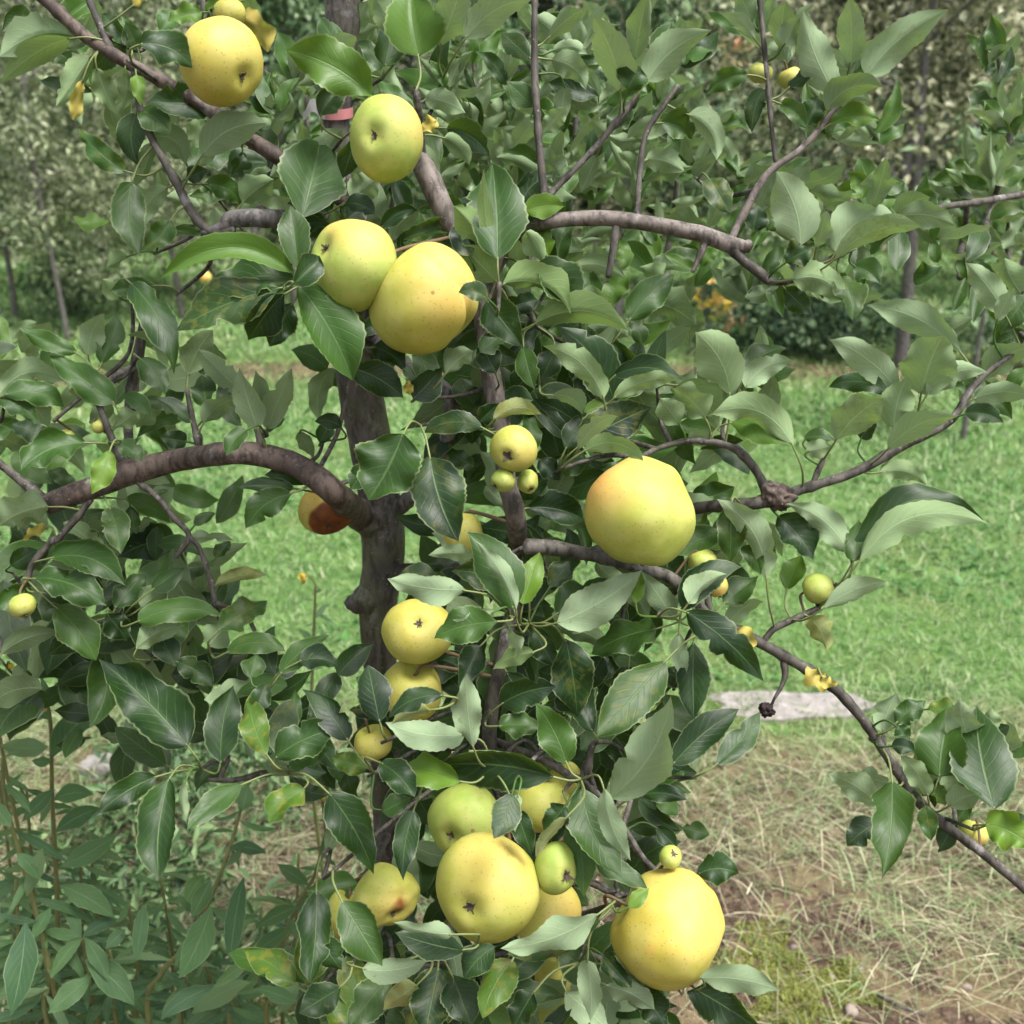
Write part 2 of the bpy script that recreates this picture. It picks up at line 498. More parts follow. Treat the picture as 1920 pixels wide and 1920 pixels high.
tag(g, 'pale dry hay lying on the soil strip under the tree', 'hay', kind='stuff')
# green tufts coming up through the hay
X, Y = scatter(1.35, 2.35, 5200, 0.3)
k = RNG.uniform(0, 1, len(X)) < (0.15 + 0.85 * sm(wob(X, Y, 3.1), -0.3, 0.5)) * (0.15 + 0.85 * sm(Y, 1.45, 2.1))
X, Y = X[k], Y[k]; n = len(X)
cg = PAL_L[RNG.choice([0, 1, 3, 4, 4], n)] * RNG.uniform(0.7, 1.1, (n, 1))
g = blades('grass_tufts', X, Y, RNG.uniform(0.04, 0.13, n), RNG.uniform(0.0016, 0.0036, n), RNG.uniform(0.3, 1.3, n), cg, M_GRASS, 3)
tag(g, 'green grass tufts sprouting through the hay', 'grass', kind='stuff')

# moss cushion on the bare soil, lower right
mc = [(on_ground(1440, 1800), 0.10, 0.10), (on_ground(1560, 1850), 0.09, 0.05), (on_ground(1480, 1905), 0.12, 0.06), (on_ground(560, 1870), 0.08, 0.07)]
X = []; Y = []
for c, rx, ry in mc:
    n = 1900
    a = RNG.uniform(0, 6.283, n); r = np.sqrt(RNG.uniform(0, 1, n)) * (0.75 + 0.3 * np.sin(a * 3 + c[0] * 9) + 0.2 * np.sin(a * 7))
    X.append(c[0] + rx * r * np.cos(a)); Y.append(c[1] + ry * r * np.sin(a))
X = np.concatenate(X); Y = np.concatenate(Y); n = len(X)
cm = np.array([(0.21, 0.235, 0.05)]) * RNG.uniform(0.5, 1.35, (n, 1))
g = blades('moss', X, Y, RNG.uniform(0.006, 0.016, n), RNG.uniform(0.002, 0.004, n), RNG.uniform(0.1, 1.0, n), cm, M_GRASS, 2)
tag(g, 'yellow green moss cushions on the bare soil', 'moss', kind='stuff')

# stones and crumbs
def stone(c, r, seed, flat=0.6):
    bm = bmesh.new(); bmesh.ops.create_icosphere(bm, subdivisions=2, radius=1.0)
    V = np.array([v.co for v in bm.verts]); F = [tuple(v.index for v in f.verts) for f in bm.faces]; bm.free()
    for i, v in enumerate(V):
        q = v * 1.3 + seed * 3.7
        V[i] = v * (1 + 0.5 * mnoise.noise(tuple(q)) + 0.25 * mnoise.noise(tuple(q * 2.7)))
    V *= np.array([r, r * random.uniform(0.65, 0.95), r * flat])
    a = random.uniform(0, 6.28); ca, sa = math.cos(a), math.sin(a)
    V = V @ np.array([[ca, sa, 0], [-sa, ca, 0], [0, 0, 1]])
    return V + np.asarray(c), F
m_stone = simple_mat('pebble_stone', (0.25, 0.20, 0.17), 0.9)
stones = [(1595, 1900, 0.013, 'large pale pebble at the bottom edge of the soil'), (1490, 1775, 0.007, 'small pinkish pebble beside the moss cushion'),
          (1560, 1835, 0.007, 'flat buff pebble between moss and dry twig'), (1610, 1820, 0.007, 'tiny pale pebble right of the moss cushion'),
          (1815, 1850, 0.008, 'brown pebble in the lower right corner')]
for i, (x, y, r, lb) in enumerate(stones):
    c = on_ground(x, y); c[2] = ground_z(c[0], c[1]) + r * 0.25
    V, F = stone(c, r, i + 1.0)
    tag(mesh_obj('pebble', V, F, m_stone, origin=c), lb, 'pebble', 'pebbles on the soil strip')
n = 1500
X = RNG.uniform(-0.75, 0.85, n); Y = RNG.uniform(1.1, 1.9, n)
bm = bmesh.new(); bmesh.ops.create_icosphere(bm, subdivisions=1, radius=1.0)
SV = np.array([v.co for v in bm.verts]); SF = np.array([[v.index for v in f.verts] for f in bm.faces]); bm.free()
R = 0.0012 + 0.0045 * RNG.uniform(0, 1, n) ** 3
Vc = (SV[None] * (1 + RNG.uniform(-0.3, 0.3, (n, len(SV), 1))) * R[:, None, None] * np.array([1, 1, 0.7])) + np.stack([X, Y, ground_z(X, Y) + R * 0.3], 1)[:, None]
Fc = (SF[None] + (np.arange(n) * len(SV))[:, None, None]).reshape(-1, 3)
m_crumb = simple_mat('soil_crumb', (0.19, 0.135, 0.10), 0.95)
tag(mesh_obj('soil_crumbs', Vc.reshape(-1, 3), Fc, m_crumb), 'brown soil crumbs scattered over the bare strip', 'soil', kind='stuff')

# the flat stone slabs lying in the grass
m_slab, nt = new_mat('slab_stone'); b = NB(nt); p = b.pos()
cs = b.ramp(b.noise(p, 40.0, 5, 0.7), [(0.3, (0.15, 0.135, 0.125)), (0.55, (0.25, 0.23, 0.215)), (0.75, (0.35, 0.325, 0.31))])
b.out(b.principled(cs, 0.85, 0.3, b.bump(b.noise(p, 120.0, 4), 0.6, 0.003)).outputs[0])
def slab(c, lx, ly, h, lb, seed):
    n = 26
    pts = []
    for i in range(n):
        a = i * 2 * math.pi / n
        ca, sa = math.cos(a), math.sin(a)
        k = 1 / max(abs(ca) ** 4 + abs(sa) ** 4, 1e-6) ** 0.25
        k *= 1 + 0.10 * math.sin(3 * a + seed) + 0.07 * math.sin(7 * a + seed * 2) + 0.04 * math.sin(13 * a)
        pts.append((c[0] + lx * k * ca, c[1] + ly * k * sa))
    V = [(x, y, -0.01) for x, y in pts] + [(x, y, h * 0.8) for x, y in pts] + [(c[0] + (x - c[0]) * 0.93, c[1] + (y - c[1]) * 0.9, h) for x, y in pts]
    F = []
    for r in range(2):
        for i in range(n):
            j = (i + 1) % n
            F.append((r * n + i, r * n + j, (r + 1) * n + j, (r + 1) * n + i))
    F.append(tuple(2 * n + i for i in range(n)))
    tag(mesh_obj('stone_slab', V, F, m_slab, origin=(c[0], c[1], 0), smooth=False), lb, 'stone', 'flat stones at the lawn edge')
slab(on_ground(1482, 1326), 0.172, 0.062, 0.010, 'long pale grey stone slab at the lawn edge on the right', 1.0)
slab(on_ground(205, 1448), 0.05, 0.03, 0.03, 'short whitish stone half hidden behind the weeds on the left', 4.0)

# fallen dry twig on the soil
c0, c1, c2 = on_ground(1645, 1865, 0.012), on_ground(1690, 1888, 0.02), on_ground(1735, 1905, 0.01)
C = catmull([c0, c1, c2], 6)
V, F = tube(C, np.linspace(0.0032, 0.0022, len(C)), 8, 0.15)
tag(mesh_obj('fallen_twig', V, F, M_BARK_TWIG, origin=c0), 'short brown broken twig lying on the soil in the lower right', 'twig')

# ------------------------------------------------------------------ trees of the next row and the wood behind
def leaf_cards(P, size, cols, nrm_up=0.3, aspect=0.5, droop=0.0):
    """Small pointed leaves (two folded halves) at points P."""
    n = len(P)
    d = RNG.normal(0, 1, (n, 3)); d[:, 2] -= droop
    d /= np.linalg.norm(d, axis=1)[:, None]
    up = RNG.normal(0, 0.6, (n, 3)); up[:, 2] += 0.8
    s = np.cross(d, up); s /= np.linalg.norm(s, axis=1)[:, None] + 1e-9
    nn = np.cross(s, d)
    L = size[:, None]
    V = np.stack([P, P + d * L * 0.45 + s * L * aspect * 0.5 + nn * L * 0.10, P + d * L + nn * L * -0.08, P + d * L * 0.45 - s * L * aspect * 0.5 + nn * L * 0.10], 1)
    F = (np.array([(0, 1, 2), (0, 2, 3)])[None] + (np.arange(n) * 4)[:, None, None]).reshape(-1, 3)
    C = np.repeat(np.concatenate([cols, np.ones((n, 1))], 1)[:, None], 4, 1)
    return V.reshape(-1, 3), F, C.reshape(-1, 4)

def orchard_tree(name, base, H, spread, nleaf, lsize, pal, trunk_r, label, cat='tree', group='trees of the next orchard row', z_low=0.45, nlimb=22, lean=0.0, bark_m=None, fork=False, seed=0, droop=0.3, aspect=0.5, back=0.0):
    rs = np.random.default_rng(seed + 100)
    base = np.array([base[0], base[1], 0.0])
    root = empty(name, base)
    tag(root, label, cat, group)
    n = 9
    tz = np.linspace(-0.05, H * 0.92, n)
    C = base + np.stack([lean * tz + 0.03 * np.sin(tz * 2 + seed), 0.02 * np.sin(tz * 3 + seed), tz], 1)
    C = catmull(C, 4)
    V, F = tube(C, np.linspace(trunk_r, trunk_r * 0.25, len(C)), 10, 0.12, seed)
    mesh_obj('trunk', V, F, bark_m or M_BARK_GREY, root)
    PT = []
    for i in range(nlimb):
        f = rs.uniform(0, 1)
        z = z_low * H + (0.90 - z_low) * H * f
        a = rs.uniform(0, 6.283)
        ln = spread * (0.55 + 0.6 * rs.uniform()) * (1 - 0.55 * f)
        k = np.argmin(np.abs(C[:, 2] - z))
        p0 = C[k]
        rise = rs.uniform(0.1, 0.8)
        dirv = np.array([math.cos(a), math.sin(a), rise])
        pts = [p0, p0 + dirv * ln * 0.5, p0 + dirv * ln + np.array([0, 0, -0.12 * ln])]
        Cl = catmull(pts, 5)
        if i < 12:
            Vb, Fb = tube(Cl, np.linspace(trunk_r * 0.36, trunk_r * 0.10, len(Cl)), 6)
            mesh_obj('limb', Vb, Fb, bark_m or M_BARK_GREY, root)
        m = int(nleaf / nlimb)
        t = np.sqrt(rs.uniform(0.02, 1, m)) * (len(Cl) - 1)
        i0 = np.minimum(t.astype(int), len(Cl) - 2); fr = (t - i0)[:, None]
        P = Cl[i0] * (1 - fr) + Cl[i0 + 1] * fr
        cl = rs.normal(0, 1, (m, 3)) * spread * 0.17
        P = P + cl
        PT.append(P)
    P = np.concatenate(PT)
    P = P[P[:, 2] > 0.22]
    n = len(P)
    pal = np.array(pal)
    blot = 0.5 + 0.5 * np.sin(P[:, 0] * 7 + seed) * np.sin(P[:, 2] * 6 + P[:, 1] * 5)
    ci = np.clip((rs.uniform(0, 1, n) * 0.65 + blot * 0.35) * len(pal), 0, len(pal) - 1).astype(int)
    cols = pal[ci] * rs.uniform(0.65, 1.3, (n, 1))
    P[:, 1] += back
    V, F, Cc = leaf_cards(P, lsize * rs.uniform(0.6, 1.25, n), cols, droop=droop, aspect=aspect)
    cr = mesh_obj('crown', V, F, M_CROWN, root, attrs={'col': Cc}, smooth=False)
    cr['kind'] = 'stuff'
    return root
G_PALE = [(0.11, 0.15, 0.075), (0.22, 0.27, 0.145), (0.35, 0.395, 0.23), (0.48, 0.50, 0.35)]  # lightest tone paints in the highlights on the leaves
G_OLIVE = [(0.073, 0.091, 0.055), (0.207, 0.226, 0.128), (0.415, 0.415, 0.256), (0.671, 0.647, 0.476)]  # creamy lightest tone is leaf highlight put into the colour
G_GREEN = [(0.067, 0.128, 0.067), (0.134, 0.22, 0.104), (0.232, 0.342, 0.171), (0.415, 0.512, 0.317)]
G_DARK = [(0.02, 0.027, 0.022), (0.035, 0.048, 0.034), (0.065, 0.082, 0.055), (0.12, 0.14, 0.10)]
def gp(x, y): return on_ground(x, y)
row = 'trees of the next orchard row'
orchard_tree('pear_tree', gp(22, 603), 2.7, 0.50, 7000, 0.060, G_PALE, 0.022, 'slender pale tree with grey trunk at the far left edge', seed=1, z_low=0.22, back=0.25, aspect=0.34, nlimb=30)
orchard_tree('pear_tree', gp(118, 640), 2.6, 0.55, 7600, 0.058, G_PALE, 0.018, 'slender pale green tree beside the far left trunk', seed=2, z_low=0.16, back=0.2, aspect=0.34, nlimb=32)
orchard_tree('pear_tree', gp(342, 600), 2.5, 0.55, 6000, 0.058, G_PALE, 0.022, 'thin young tree behind the left horizontal branch', seed=3, z_low=0.16, aspect=0.36, nlimb=30)
orchard_tree('pear_tree', gp(560, 575), 2.8, 0.6, 3400, 0.075, G_GREEN, 0.03, 'green tree of the next row behind the near trunk', seed=4, z_low=0.25)
orchard_tree('pear_tree', gp(860, 585), 2.7, 0.6, 3200, 0.07, G_GREEN, 0.03, 'green tree of the next row behind the upper pinkish limb', seed=5, z_low=0.25)
orchard_tree('pear_tree', gp(1156, 640), 2.6, 0.55, 3000, 0.07, G_GREEN, 0.032, 'green tree with pale grey trunk foot above the lawn, centre right', seed=6, z_low=0.32)
orchard_tree('pear_tree', gp(1322, 610), 2.4, 0.45, 2600, 0.062, G_PALE, 0.02, 'young tree with thin dark stem and a few orange leaves', seed=7, z_low=0.28, bark_m=M_BARK_TWIG)
big = orchard_tree('pear_tree', gp(1680, 690), 2.7, 0.85, 9000, 0.055, G_OLIVE, 0.04, 'large olive yellow tree with forked grey trunk on the right', seed=8, z_low=0.42, nlimb=34, back=0.22, aspect=0.55)
YB = float(gp(1680, 690)[1]) - 0.02
for pts in (((1684, 420), (1672, 330), (1640, 255), (1610, 190)), ((1688, 400), (1696, 320), (1716, 230), (1722, 150)), ((1690, 330), (1740, 300), (1790, 310))):
    Cb = catmull([at(x, y, YB) for x, y in pts], 5)
    Vb, Fb = tube(Cb, np.linspace(0.03, 0.012, len(Cb)), 8, 0.1)
    mesh_obj('limb', Vb, Fb, M_BARK_GREY, big)
orchard_tree('pear_tree', gp(1480, 600), 2.7, 0.7, 7000, 0.058, G_OLIVE, 0.03, 'olive green tree behind the upper right twig', seed=9, z_low=0.25)
orchard_tree('pear_tree', gp(1905, 640), 2.6, 0.6, 3400, 0.07, G_GREEN, 0.03, 'green tree at the right edge behind the near shoots', seed=10, z_low=0.24)
orchard_tree('sapling', gp(1308, 712), 0.62, 0.14, 60, 0.06, [(0.45, 0.30, 0.04), (0.30, 0.30, 0.07), (0.55, 0.36, 0.10)], 0.012, 'small sapling with yellow leaves standing in the lawn', group=None, seed=12, z_low=0.6, nlimb=5, bark_m=M_BARK_TWIG)
orchard_tree('sapling', gp(1802, 822), 1.5, 0.30, 700, 0.06, G_GREEN, 0.013, 'thin young tree with slim grey stem in the lawn on the right', group=None, seed=13, z_low=0.55, nlimb=9)
third = 'trees of the row beyond the next'
tl = ['behind the far left trees', 'between the two left trunks', 'behind the left horizontal branch', 'behind the paired apples', 'behind the centre shoots', 'behind the thin dark stem', 'behind the olive tree', 'behind the right edge tree']
for i in range(8):
    orchard_tree('pear_tree', (-5.0 + i * 1.42 + 0.25 * math.sin(i * 2.3), 9.3 + 0.3 * math.cos(i * 1.7)), 2.9, 0.95, 5200, 0.075, G_PALE if i < 4 else (G_GREEN if i % 2 else G_OLIVE), 0.035, 'tree of the third row, ' + tl[i], group=third, seed=70 + i, z_low=0.08, nlimb=34, aspect=0.4)
# bush at the foot of the next row
def bush(c, rx, rz, n, ls, pal, label, seed, cat='shrub'):
    rs = np.random.default_rng(seed)
    root = empty('shrub', (c[0], c[1], 0.0)); tag(root, label, cat, 'low growth under the next row')
    P = rs.normal(0, 1, (n, 3)); P /= np.linalg.norm(P, axis=1)[:, None]
    P *= (rs.uniform(0, 1, (n, 1)) ** 0.4) * (1 + 0.25 * np.sin(P[:, :1] * 7) * np.sin(P[:, 2:] * 6))
    P = np.array([c[0], c[1], rz * 0.55]) + P * np.array([rx, rx * 0.6, rz * 0.6])
    P = P[P[:, 2] > 0.01]
    n = len(P)
    cols = np.array(pal)[rs.integers(0, len(pal), n)] * rs.uniform(0.6, 1.2, (n, 1))
    V, F, C = leaf_cards(P, ls * rs.uniform(0.6, 1.3, n), cols, droop=-0.5)
    mesh_obj('foliage', V, F, M_CROWN, root, attrs={'col': C}, smooth=False)['kind'] = 'stuff'
    for i in range(5):
        a = rs.uniform(0, 6.28)
        q = np.array([c[0], c[1], -0.02]); e = q + np.array([rx * 0.5 * math.cos(a), rx * 0.3 * math.sin(a), rz * 0.8])
        Cb = catmull([q, (q + e) / 2 + np.array([0, 0, 0.05]), e], 4)
        Vb, Fb = tube(Cb, np.linspace(0.008, 0.003, len(Cb)), 6)
        mesh_obj('stem', Vb, Fb, M_BARK_TWIG, root)
bush(gp(1530, 668), 0.62, 0.40, 2600, 0.05, G_GREEN[:3] + [(0.035, 0.08, 0.05)], 'low dark green bush at the foot of the olive tree', 21)
bush(gp(1430, 640), 0.45, 0.45, 1500, 0.05, G_GREEN[:3], 'low dark green bush left of the olive tree foot', 22)
bush(gp(140, 600), 0.35, 0.5, 1300, 0.05, G_GREEN[:3], 'dark green bush at the foot of the far left trees', 23)
bush(gp(1880, 690), 0.4, 0.4, 1300, 0.05, G_GREEN, 'green bush in front of the right edge tree', 24)
# orange autumn foliage and one red apple far off
for x, y, Y, lb in ((1385, 95, 6.0, 'sprig of orange leaves high behind the upper right shoots'), (1372, 592, 6.2, 'orange leaf spray low in the young tree')):
    c = at(x, y, Y); n = 30
    P = c + RNG.normal(0, 1, (n, 3)) * 0.045
    cols = np.array([(0.44, 0.24, 0.12), (0.42, 0.35, 0.19), (0.30, 0.30, 0.15)])[RNG.integers(0, 3, n)] * RNG.uniform(0.7, 1.2, (n, 1))
    V, F, C = leaf_cards(P, 0.06 * RNG.uniform(0.6, 1.2, n), cols)
    Vt, Ft = tube(catmull([c + (-0.25, 0.35, -0.35), c + (-0.08, 0.12, -0.1), c], 4), np.linspace(0.006, 0.003, 9), 6)
    root = empty('leaf_spray', c); tag(root, lb, 'leaves', 'orange leaf sprays')
    mesh_obj('leaves', V, F, M_CROWN, root, attrs={'col': C}, smooth=False)['kind'] = 'stuff'
    mesh_obj('twig', Vt, Ft, M_BARK_TWIG, root)

wood = 'dark trees of the wood behind the orchard'
wx = [(-8.5, 14.5), (-5.4, 13.0), (-2.6, 14.0), (-0.4, 12.6), (2.2, 14.2), (4.4, 12.8), (7.2, 14.0), (9.6, 15.0)]
wl = ['far left', 'left of centre and nearer', 'above the top left apple', 'behind the upper trunk', 'behind the top shoots', 'right of the top shoots', 'upper right', 'far right']
for i, (x, y) in enumerate(wx):
    orchard_tree('forest_tree', (x, y), 5.6 + 0.5 * math.sin(i * 2.1), 2.1, 5200, 0.20, G_DARK, 0.13, 'dark forest tree of the background wood, ' + wl[i], group=wood, seed=40 + i, z_low=0.10, nlimb=34, bark_m=M_BARK_TRUNK)
n = 26000
P = np.stack([RNG.uniform(-17, 17, n), RNG.uniform(17.5, 20.5, n), RNG.uniform(0.2, 8.5, n)], 1)
P[:, 2] *= 0.85 + 0.15 * np.sin(P[:, 0] * 1.3)
cols = np.array(G_DARK)[RNG.integers(0, 4, n)] * RNG.uniform(0.5, 1.2, (n, 1))
V, F, C = leaf_cards(P, 0.42 * RNG.uniform(0.6, 1.3, n), cols, aspect=0.7)
tag(mesh_obj('far_wood', V, F, M_CROWN, attrs={'col': C}, smooth=False), 'dark mass of woodland closing off the background', 'wood', kind='stuff')

# ================================================================== THE APPLE TREE
TRUNK_Y = 0.97
tree_base = np.array([-0.135, TRUNK_Y, 0.0])
apple_tree = empty('apple_tree', tree_base)
tag(apple_tree, 'young apple tree with brown trunk, bent limbs and dense leaves filling the foreground', 'tree')
BR_P = []; BR_R = []            # samples along every branch, so that leaf stalks find wood

def branch(pts, mat, name='branch', Y=None, sides=10, bump=0.10, sub=9, label=None):
    """pts: (px, py, radius px[, Y]) traced along the wood."""
    C = []; R = []
    for q in pts:
        yy = q[3] if len(q) > 3 else (Y if Y is not None else YD(q[0], q[1]))
        C.append(at(q[0], q[1], yy)); R.append(q[2] * 0.9 * depth_at(q[0], q[1], yy) / FPX)
    C = catmull(C, sub)
    R = np.interp(np.linspace(0, len(R) - 1, len(C)), np.arange(len(R)), R)
    arc = np.concatenate([[0], np.cumsum(np.linalg.norm(np.diff(C, axis=0), axis=1))])
    q_ = random.uniform(0.005, 0.02)
    while q_ < arc[-1]:                       # bud scars and nodes
        R = R + np.interp(q_, arc, R) * (random.uniform(0.06, 0.30) if np.interp(q_, arc, R) < 0.0055 else random.uniform(0.0, 0.07)) * np.exp(-((arc - q_) / 0.0035) ** 2)
        q_ += random.uniform(0.016, 0.04)
    V, F = tube(C, R, sides, bump, random.uniform(0, 50))
    BR_P.append(C); BR_R.append(R)
    o = mesh_obj(name, V, F, mat, apple_tree)
    if label: o['label'] = label
    return o
TY = TRUNK_Y
pts = [(600, -900, 12), (612, -600, 19), (622, -350, 26), (630, -160, 31), (640, -40, 34), (643, 40, 33), (634, 150, 29), (629, 240, 26), (634, 340, 27), (645, 450, 30), (656, 560, 34), (666, 660, 39), (681, 760, 42), (703, 880, 39), (716, 980, 42), (718, 1060, 39),
       (708, 1130, 37), (712, 1230, 32), (719, 1350, 29), (726, 1500, 28), (734, 1680, 29), (742, 1900, 31)]
C = [at(x, y, TY) for x, y, r in pts]; R = [r * depth_at(x, y, TY) / FPX for x, y, r in pts]
C += [np.array([C[-1][0] + 0.004, TY, 0.2]), np.array([C[-1][0] + 0.006, TY, -0.06])]; R += [0.021, 0.03]
C = catmull(C, 6); R = np.interp(np.linspace(0, len(R) - 1, len(C)), np.arange(len(R)), R)
V, F = tube(C, R, 18, 0.05, 3.0)
trunk = mesh_obj('trunk', V, F, M_BARK_TRUNK, apple_tree)
BR_P.append(C); BR_R.append(R)

def knob(x, y, rpx, Y, mat, name='knot', seed=0.0, stretch=(1, 1, 1), rough=0.35, ring=False, parent=None):
    c = at(x, y, Y); r = rpx * depth_at(x, y, Y) / FPX
    bm = bmesh.new(); bmesh.ops.create_icosphere(bm, subdivisions=4, radius=1.0)
    V = np.array([v.co for v in bm.verts]); F = [tuple(v.index for v in f.verts) for f in bm.faces]; bm.free()
    for i, v in enumerate(V):
        q = v * 2.2 + seed
        s = 1 + rough * mnoise.noise(tuple(q)) + rough * 0.5 * mnoise.noise(tuple(q * 2.6))
        if ring:                     # concentric callus rings round a healed pruning cut
            rr = math.hypot(v[0], v[2]); s += 0.07 * math.sin(rr * 15) if v[1] < 0 else 0
            if rr < 0.4 and v[1] < 0: s -= 0.25 * (1 - rr / 0.4)
        V[i] = v * s
    return mesh_obj(name, c + V * r * np.array(stretch), F, mat, parent or apple_tree)
# wounds and stubs on the trunk
knob(697, 968, 40, TY - 0.012, M_BARK_TRUNK, 'knot', 1.0, (1.0, 0.7, 0.95), 0.18, True)
branch([(715, 1120, 30, TY), (690, 1122, 34, TY - 0.005), (664, 1128, 22, TY - 0.005), (655, 1120, 9, TY - 0.005)], M_BARK_TRUNK, 'pruned_stub', bump=0.45, sides=14)
branch([(690, 800, 22, TY), (662, 797, 17, TY), (648, 797, 11, TY)], M_BARK_TRUNK, 'pruned_stub', bump=0.4, sides=12)

# limbs
B = branch
B([(735, 1010, 26, .97), (675, 968, 31, .955), (630, 926, 27), (570, 880, 26), (505, 856, 25), (430, 850, 24), (330, 864, 24), (240, 887, 27), (190, 908, 24), (130, 930, 23), (88, 946, 22)], M_BARK_BROWN, bump=0.06, sides=14, label='thick brown limb arching out to the left')
B([(92, 946, 15), (60, 918, 10), (20, 886, 9), (-60, 820, 8)], M_BARK_TWIG, 'branch')
B([(170, 935, 8), (140, 975, 8), (105, 1015, 6)], M_BARK_TWIG, 'twig')
B([(245, 895, 6), (290, 928, 6), (325, 970, 6), (354, 1005, 6), (330, 1045, 5)], M_BARK_TWIG, 'twig')
B([(354, 1005, 5), (375, 1030, 5), (395, 1090, 6), (403, 1130, 5)], M_BARK_TWIG, 'twig')
B([(490, 848, 9), (488, 825, 8), (480, 800, 6)], M_BARK_TWIG, 'twig')
B([(372, 858, 8), (372, 828, 8), (362, 790, 6), (350, 730, 5)], M_BARK_TWIG, 'twig')
B([(245, 885, 11), (222, 850, 9), (205, 810, 7), (180, 745, 6), (172, 728, 5)], M_BARK_TWIG, 'twig')
B([(250, 880, 9, .93), (240, 800, 10, .98), (247, 730, 12, 1.0), (262, 650, 12, 1.0), (270, 600, 8, 1.0)], M_BARK_TWIG, 'branch')
B([(252, 690, 8, 1.0), (225, 700, 7, .98), (205, 715, 6, .97)], M_BARK_TWIG, 'twig')
B([(172, 728, 5), (140, 755, 4), (100, 790, 4)], M_BARK_TWIG, 'twig')
# upper left
B([(640, 380, 22, .965), (600, 350, 18, .95), (530, 300, 17), (480, 268, 16), (440, 245, 15), (380, 195, 14), (310, 155, 14), (240, 118, 14), (165, 72, 13), (105, 18, 13), (40, -40, 12)], M_BARK_BROWN, sides=12, label='dark brown limb slanting up to the top left corner')
B([(225, 112, 8), (208, 95, 8), (190, 55, 8), (160, -20, 7)], M_BARK_TWIG, 'twig')
B([(250, 120, 7), (258, 160, 7), (262, 200, 7), (290, 270, 8), (330, 340, 9), (355, 390, 10), (392, 432, 9), (440, 430, 9)], M_BARK_TWIG, 'branch')
B([(395, 192, 6), (388, 120, 5), (384, 40, 7), (382, 0, 6)], M_BARK_TWIG, 'twig')
B([(645, 425, 22, .96), (600, 412, 19, .93), (520, 410, 19), (440, 410, 19), (418, 425, 12), (380, 436, 6)], M_BARK_GREY, sides=14, label='short pale grey branch reaching left behind the dark leaf')
# limb to the upper centre, pinkish
B([(740, 1075, 20, .965), (800, 1066, 11, .94), (880, 1062, 13, .88), (960, 1040, 18, .86), (1010, 1030, 20, .84)], M_BARK_TWIG)
B([(975, 1035, 20, .86), (965, 960, 21), (950, 900, 20), (942, 820, 21), (928, 740, 21), (915, 670, 21), (906, 600, 20), (888, 505, 20), (855, 435, 21), (830, 390, 23), (805, 335, 24), (782, 290, 20, .90), (770, 245, 14, .92)], M_BARK_PINK, bump=0.06, sides=14, label='pinkish grey limb rising behind the paired apples')
B([(735, 965, 18, .965), (775, 925, 18, .95), (830, 840, 17, .92), (848, 765, 17, .90), (822, 718, 15, .91), (775, 692, 13, .93), (720, 650, 13, .95), (660, 600, 14, .97)], M_BARK_GREY, sides=12)
B([(700, 640, 9, .955), (690, 560, 6, .95), (716, 440, 5, .95), (714, 340, 5, .95)], M_BARK_TWIG, 'twig')
# right horizontal limb
B([(905, 590, 16), (930, 500, 15, .89), (985, 432, 15, .89), (1040, 414, 15), (1130, 409, 16), (1220, 420, 16), (1310, 438, 17), (1368, 458, 18), (1395, 462, 14), (1408, 455, 9)], M_BARK_PINK, bump=0.06, sides=14, label='pinkish horizontal limb on the upper right')
B([(1368, 458, 13), (1390, 485, 10), (1425, 512, 11), (1447, 528, 8), (1490, 525, 5), (1530, 500, 5), (1570, 478, 5)], M_BARK_TWIG)
B([(1370, 450, 8), (1395, 400, 8), (1440, 325, 8), (1495, 285, 6), (1530, 250, 7), (1570, 200, 6)], M_BARK_PINK)
B([(1455, 305, 5), (1447, 240, 5), (1440, 160, 5), (1432, 80, 5), (1422, -20, 5)], M_BARK_TWIG, 'twig')
B([(1015, 405, 10), (1020, 370, 9), (1010, 260, 8), (1003, 150, 8), (1002, 60, 7), (1003, -20, 6)], M_BARK_TWIG, 'branch')
B([(1022, 372, 7), (1060, 335, 6), (1120, 272, 6), (1175, 205, 8), (1195, 180, 7)], M_BARK_TWIG, 'twig')
B([(1195, 415, 6), (1198, 340, 6), (1210, 255, 6), (1240, 205, 5), (1272, 160, 5)], M_BARK_TWIG, 'twig')
B([(1155, 425, 9), (1150, 465, 8), (1140, 520, 6)], M_BARK_TWIG, 'twig')
B([(1322, 455, 8), (1312, 480, 7), (1298, 510, 4)], M_BARK_TWIG, 'twig')
B([(940, 590, 9), (985, 580, 9, .87), (1005, 610, 5, .87)], M_BARK_TWIG, 'twig')
B([(922, 600, 7), (928, 560, 7, .84), (936, 530, 6, .83)], M_BARK_TWIG, 'twig')
B([(795, 320, 7, .90), (790, 240, 6, .89), (782, 190, 8, .88), (780, 170, 6, .88)], M_BARK_TWIG, 'twig')
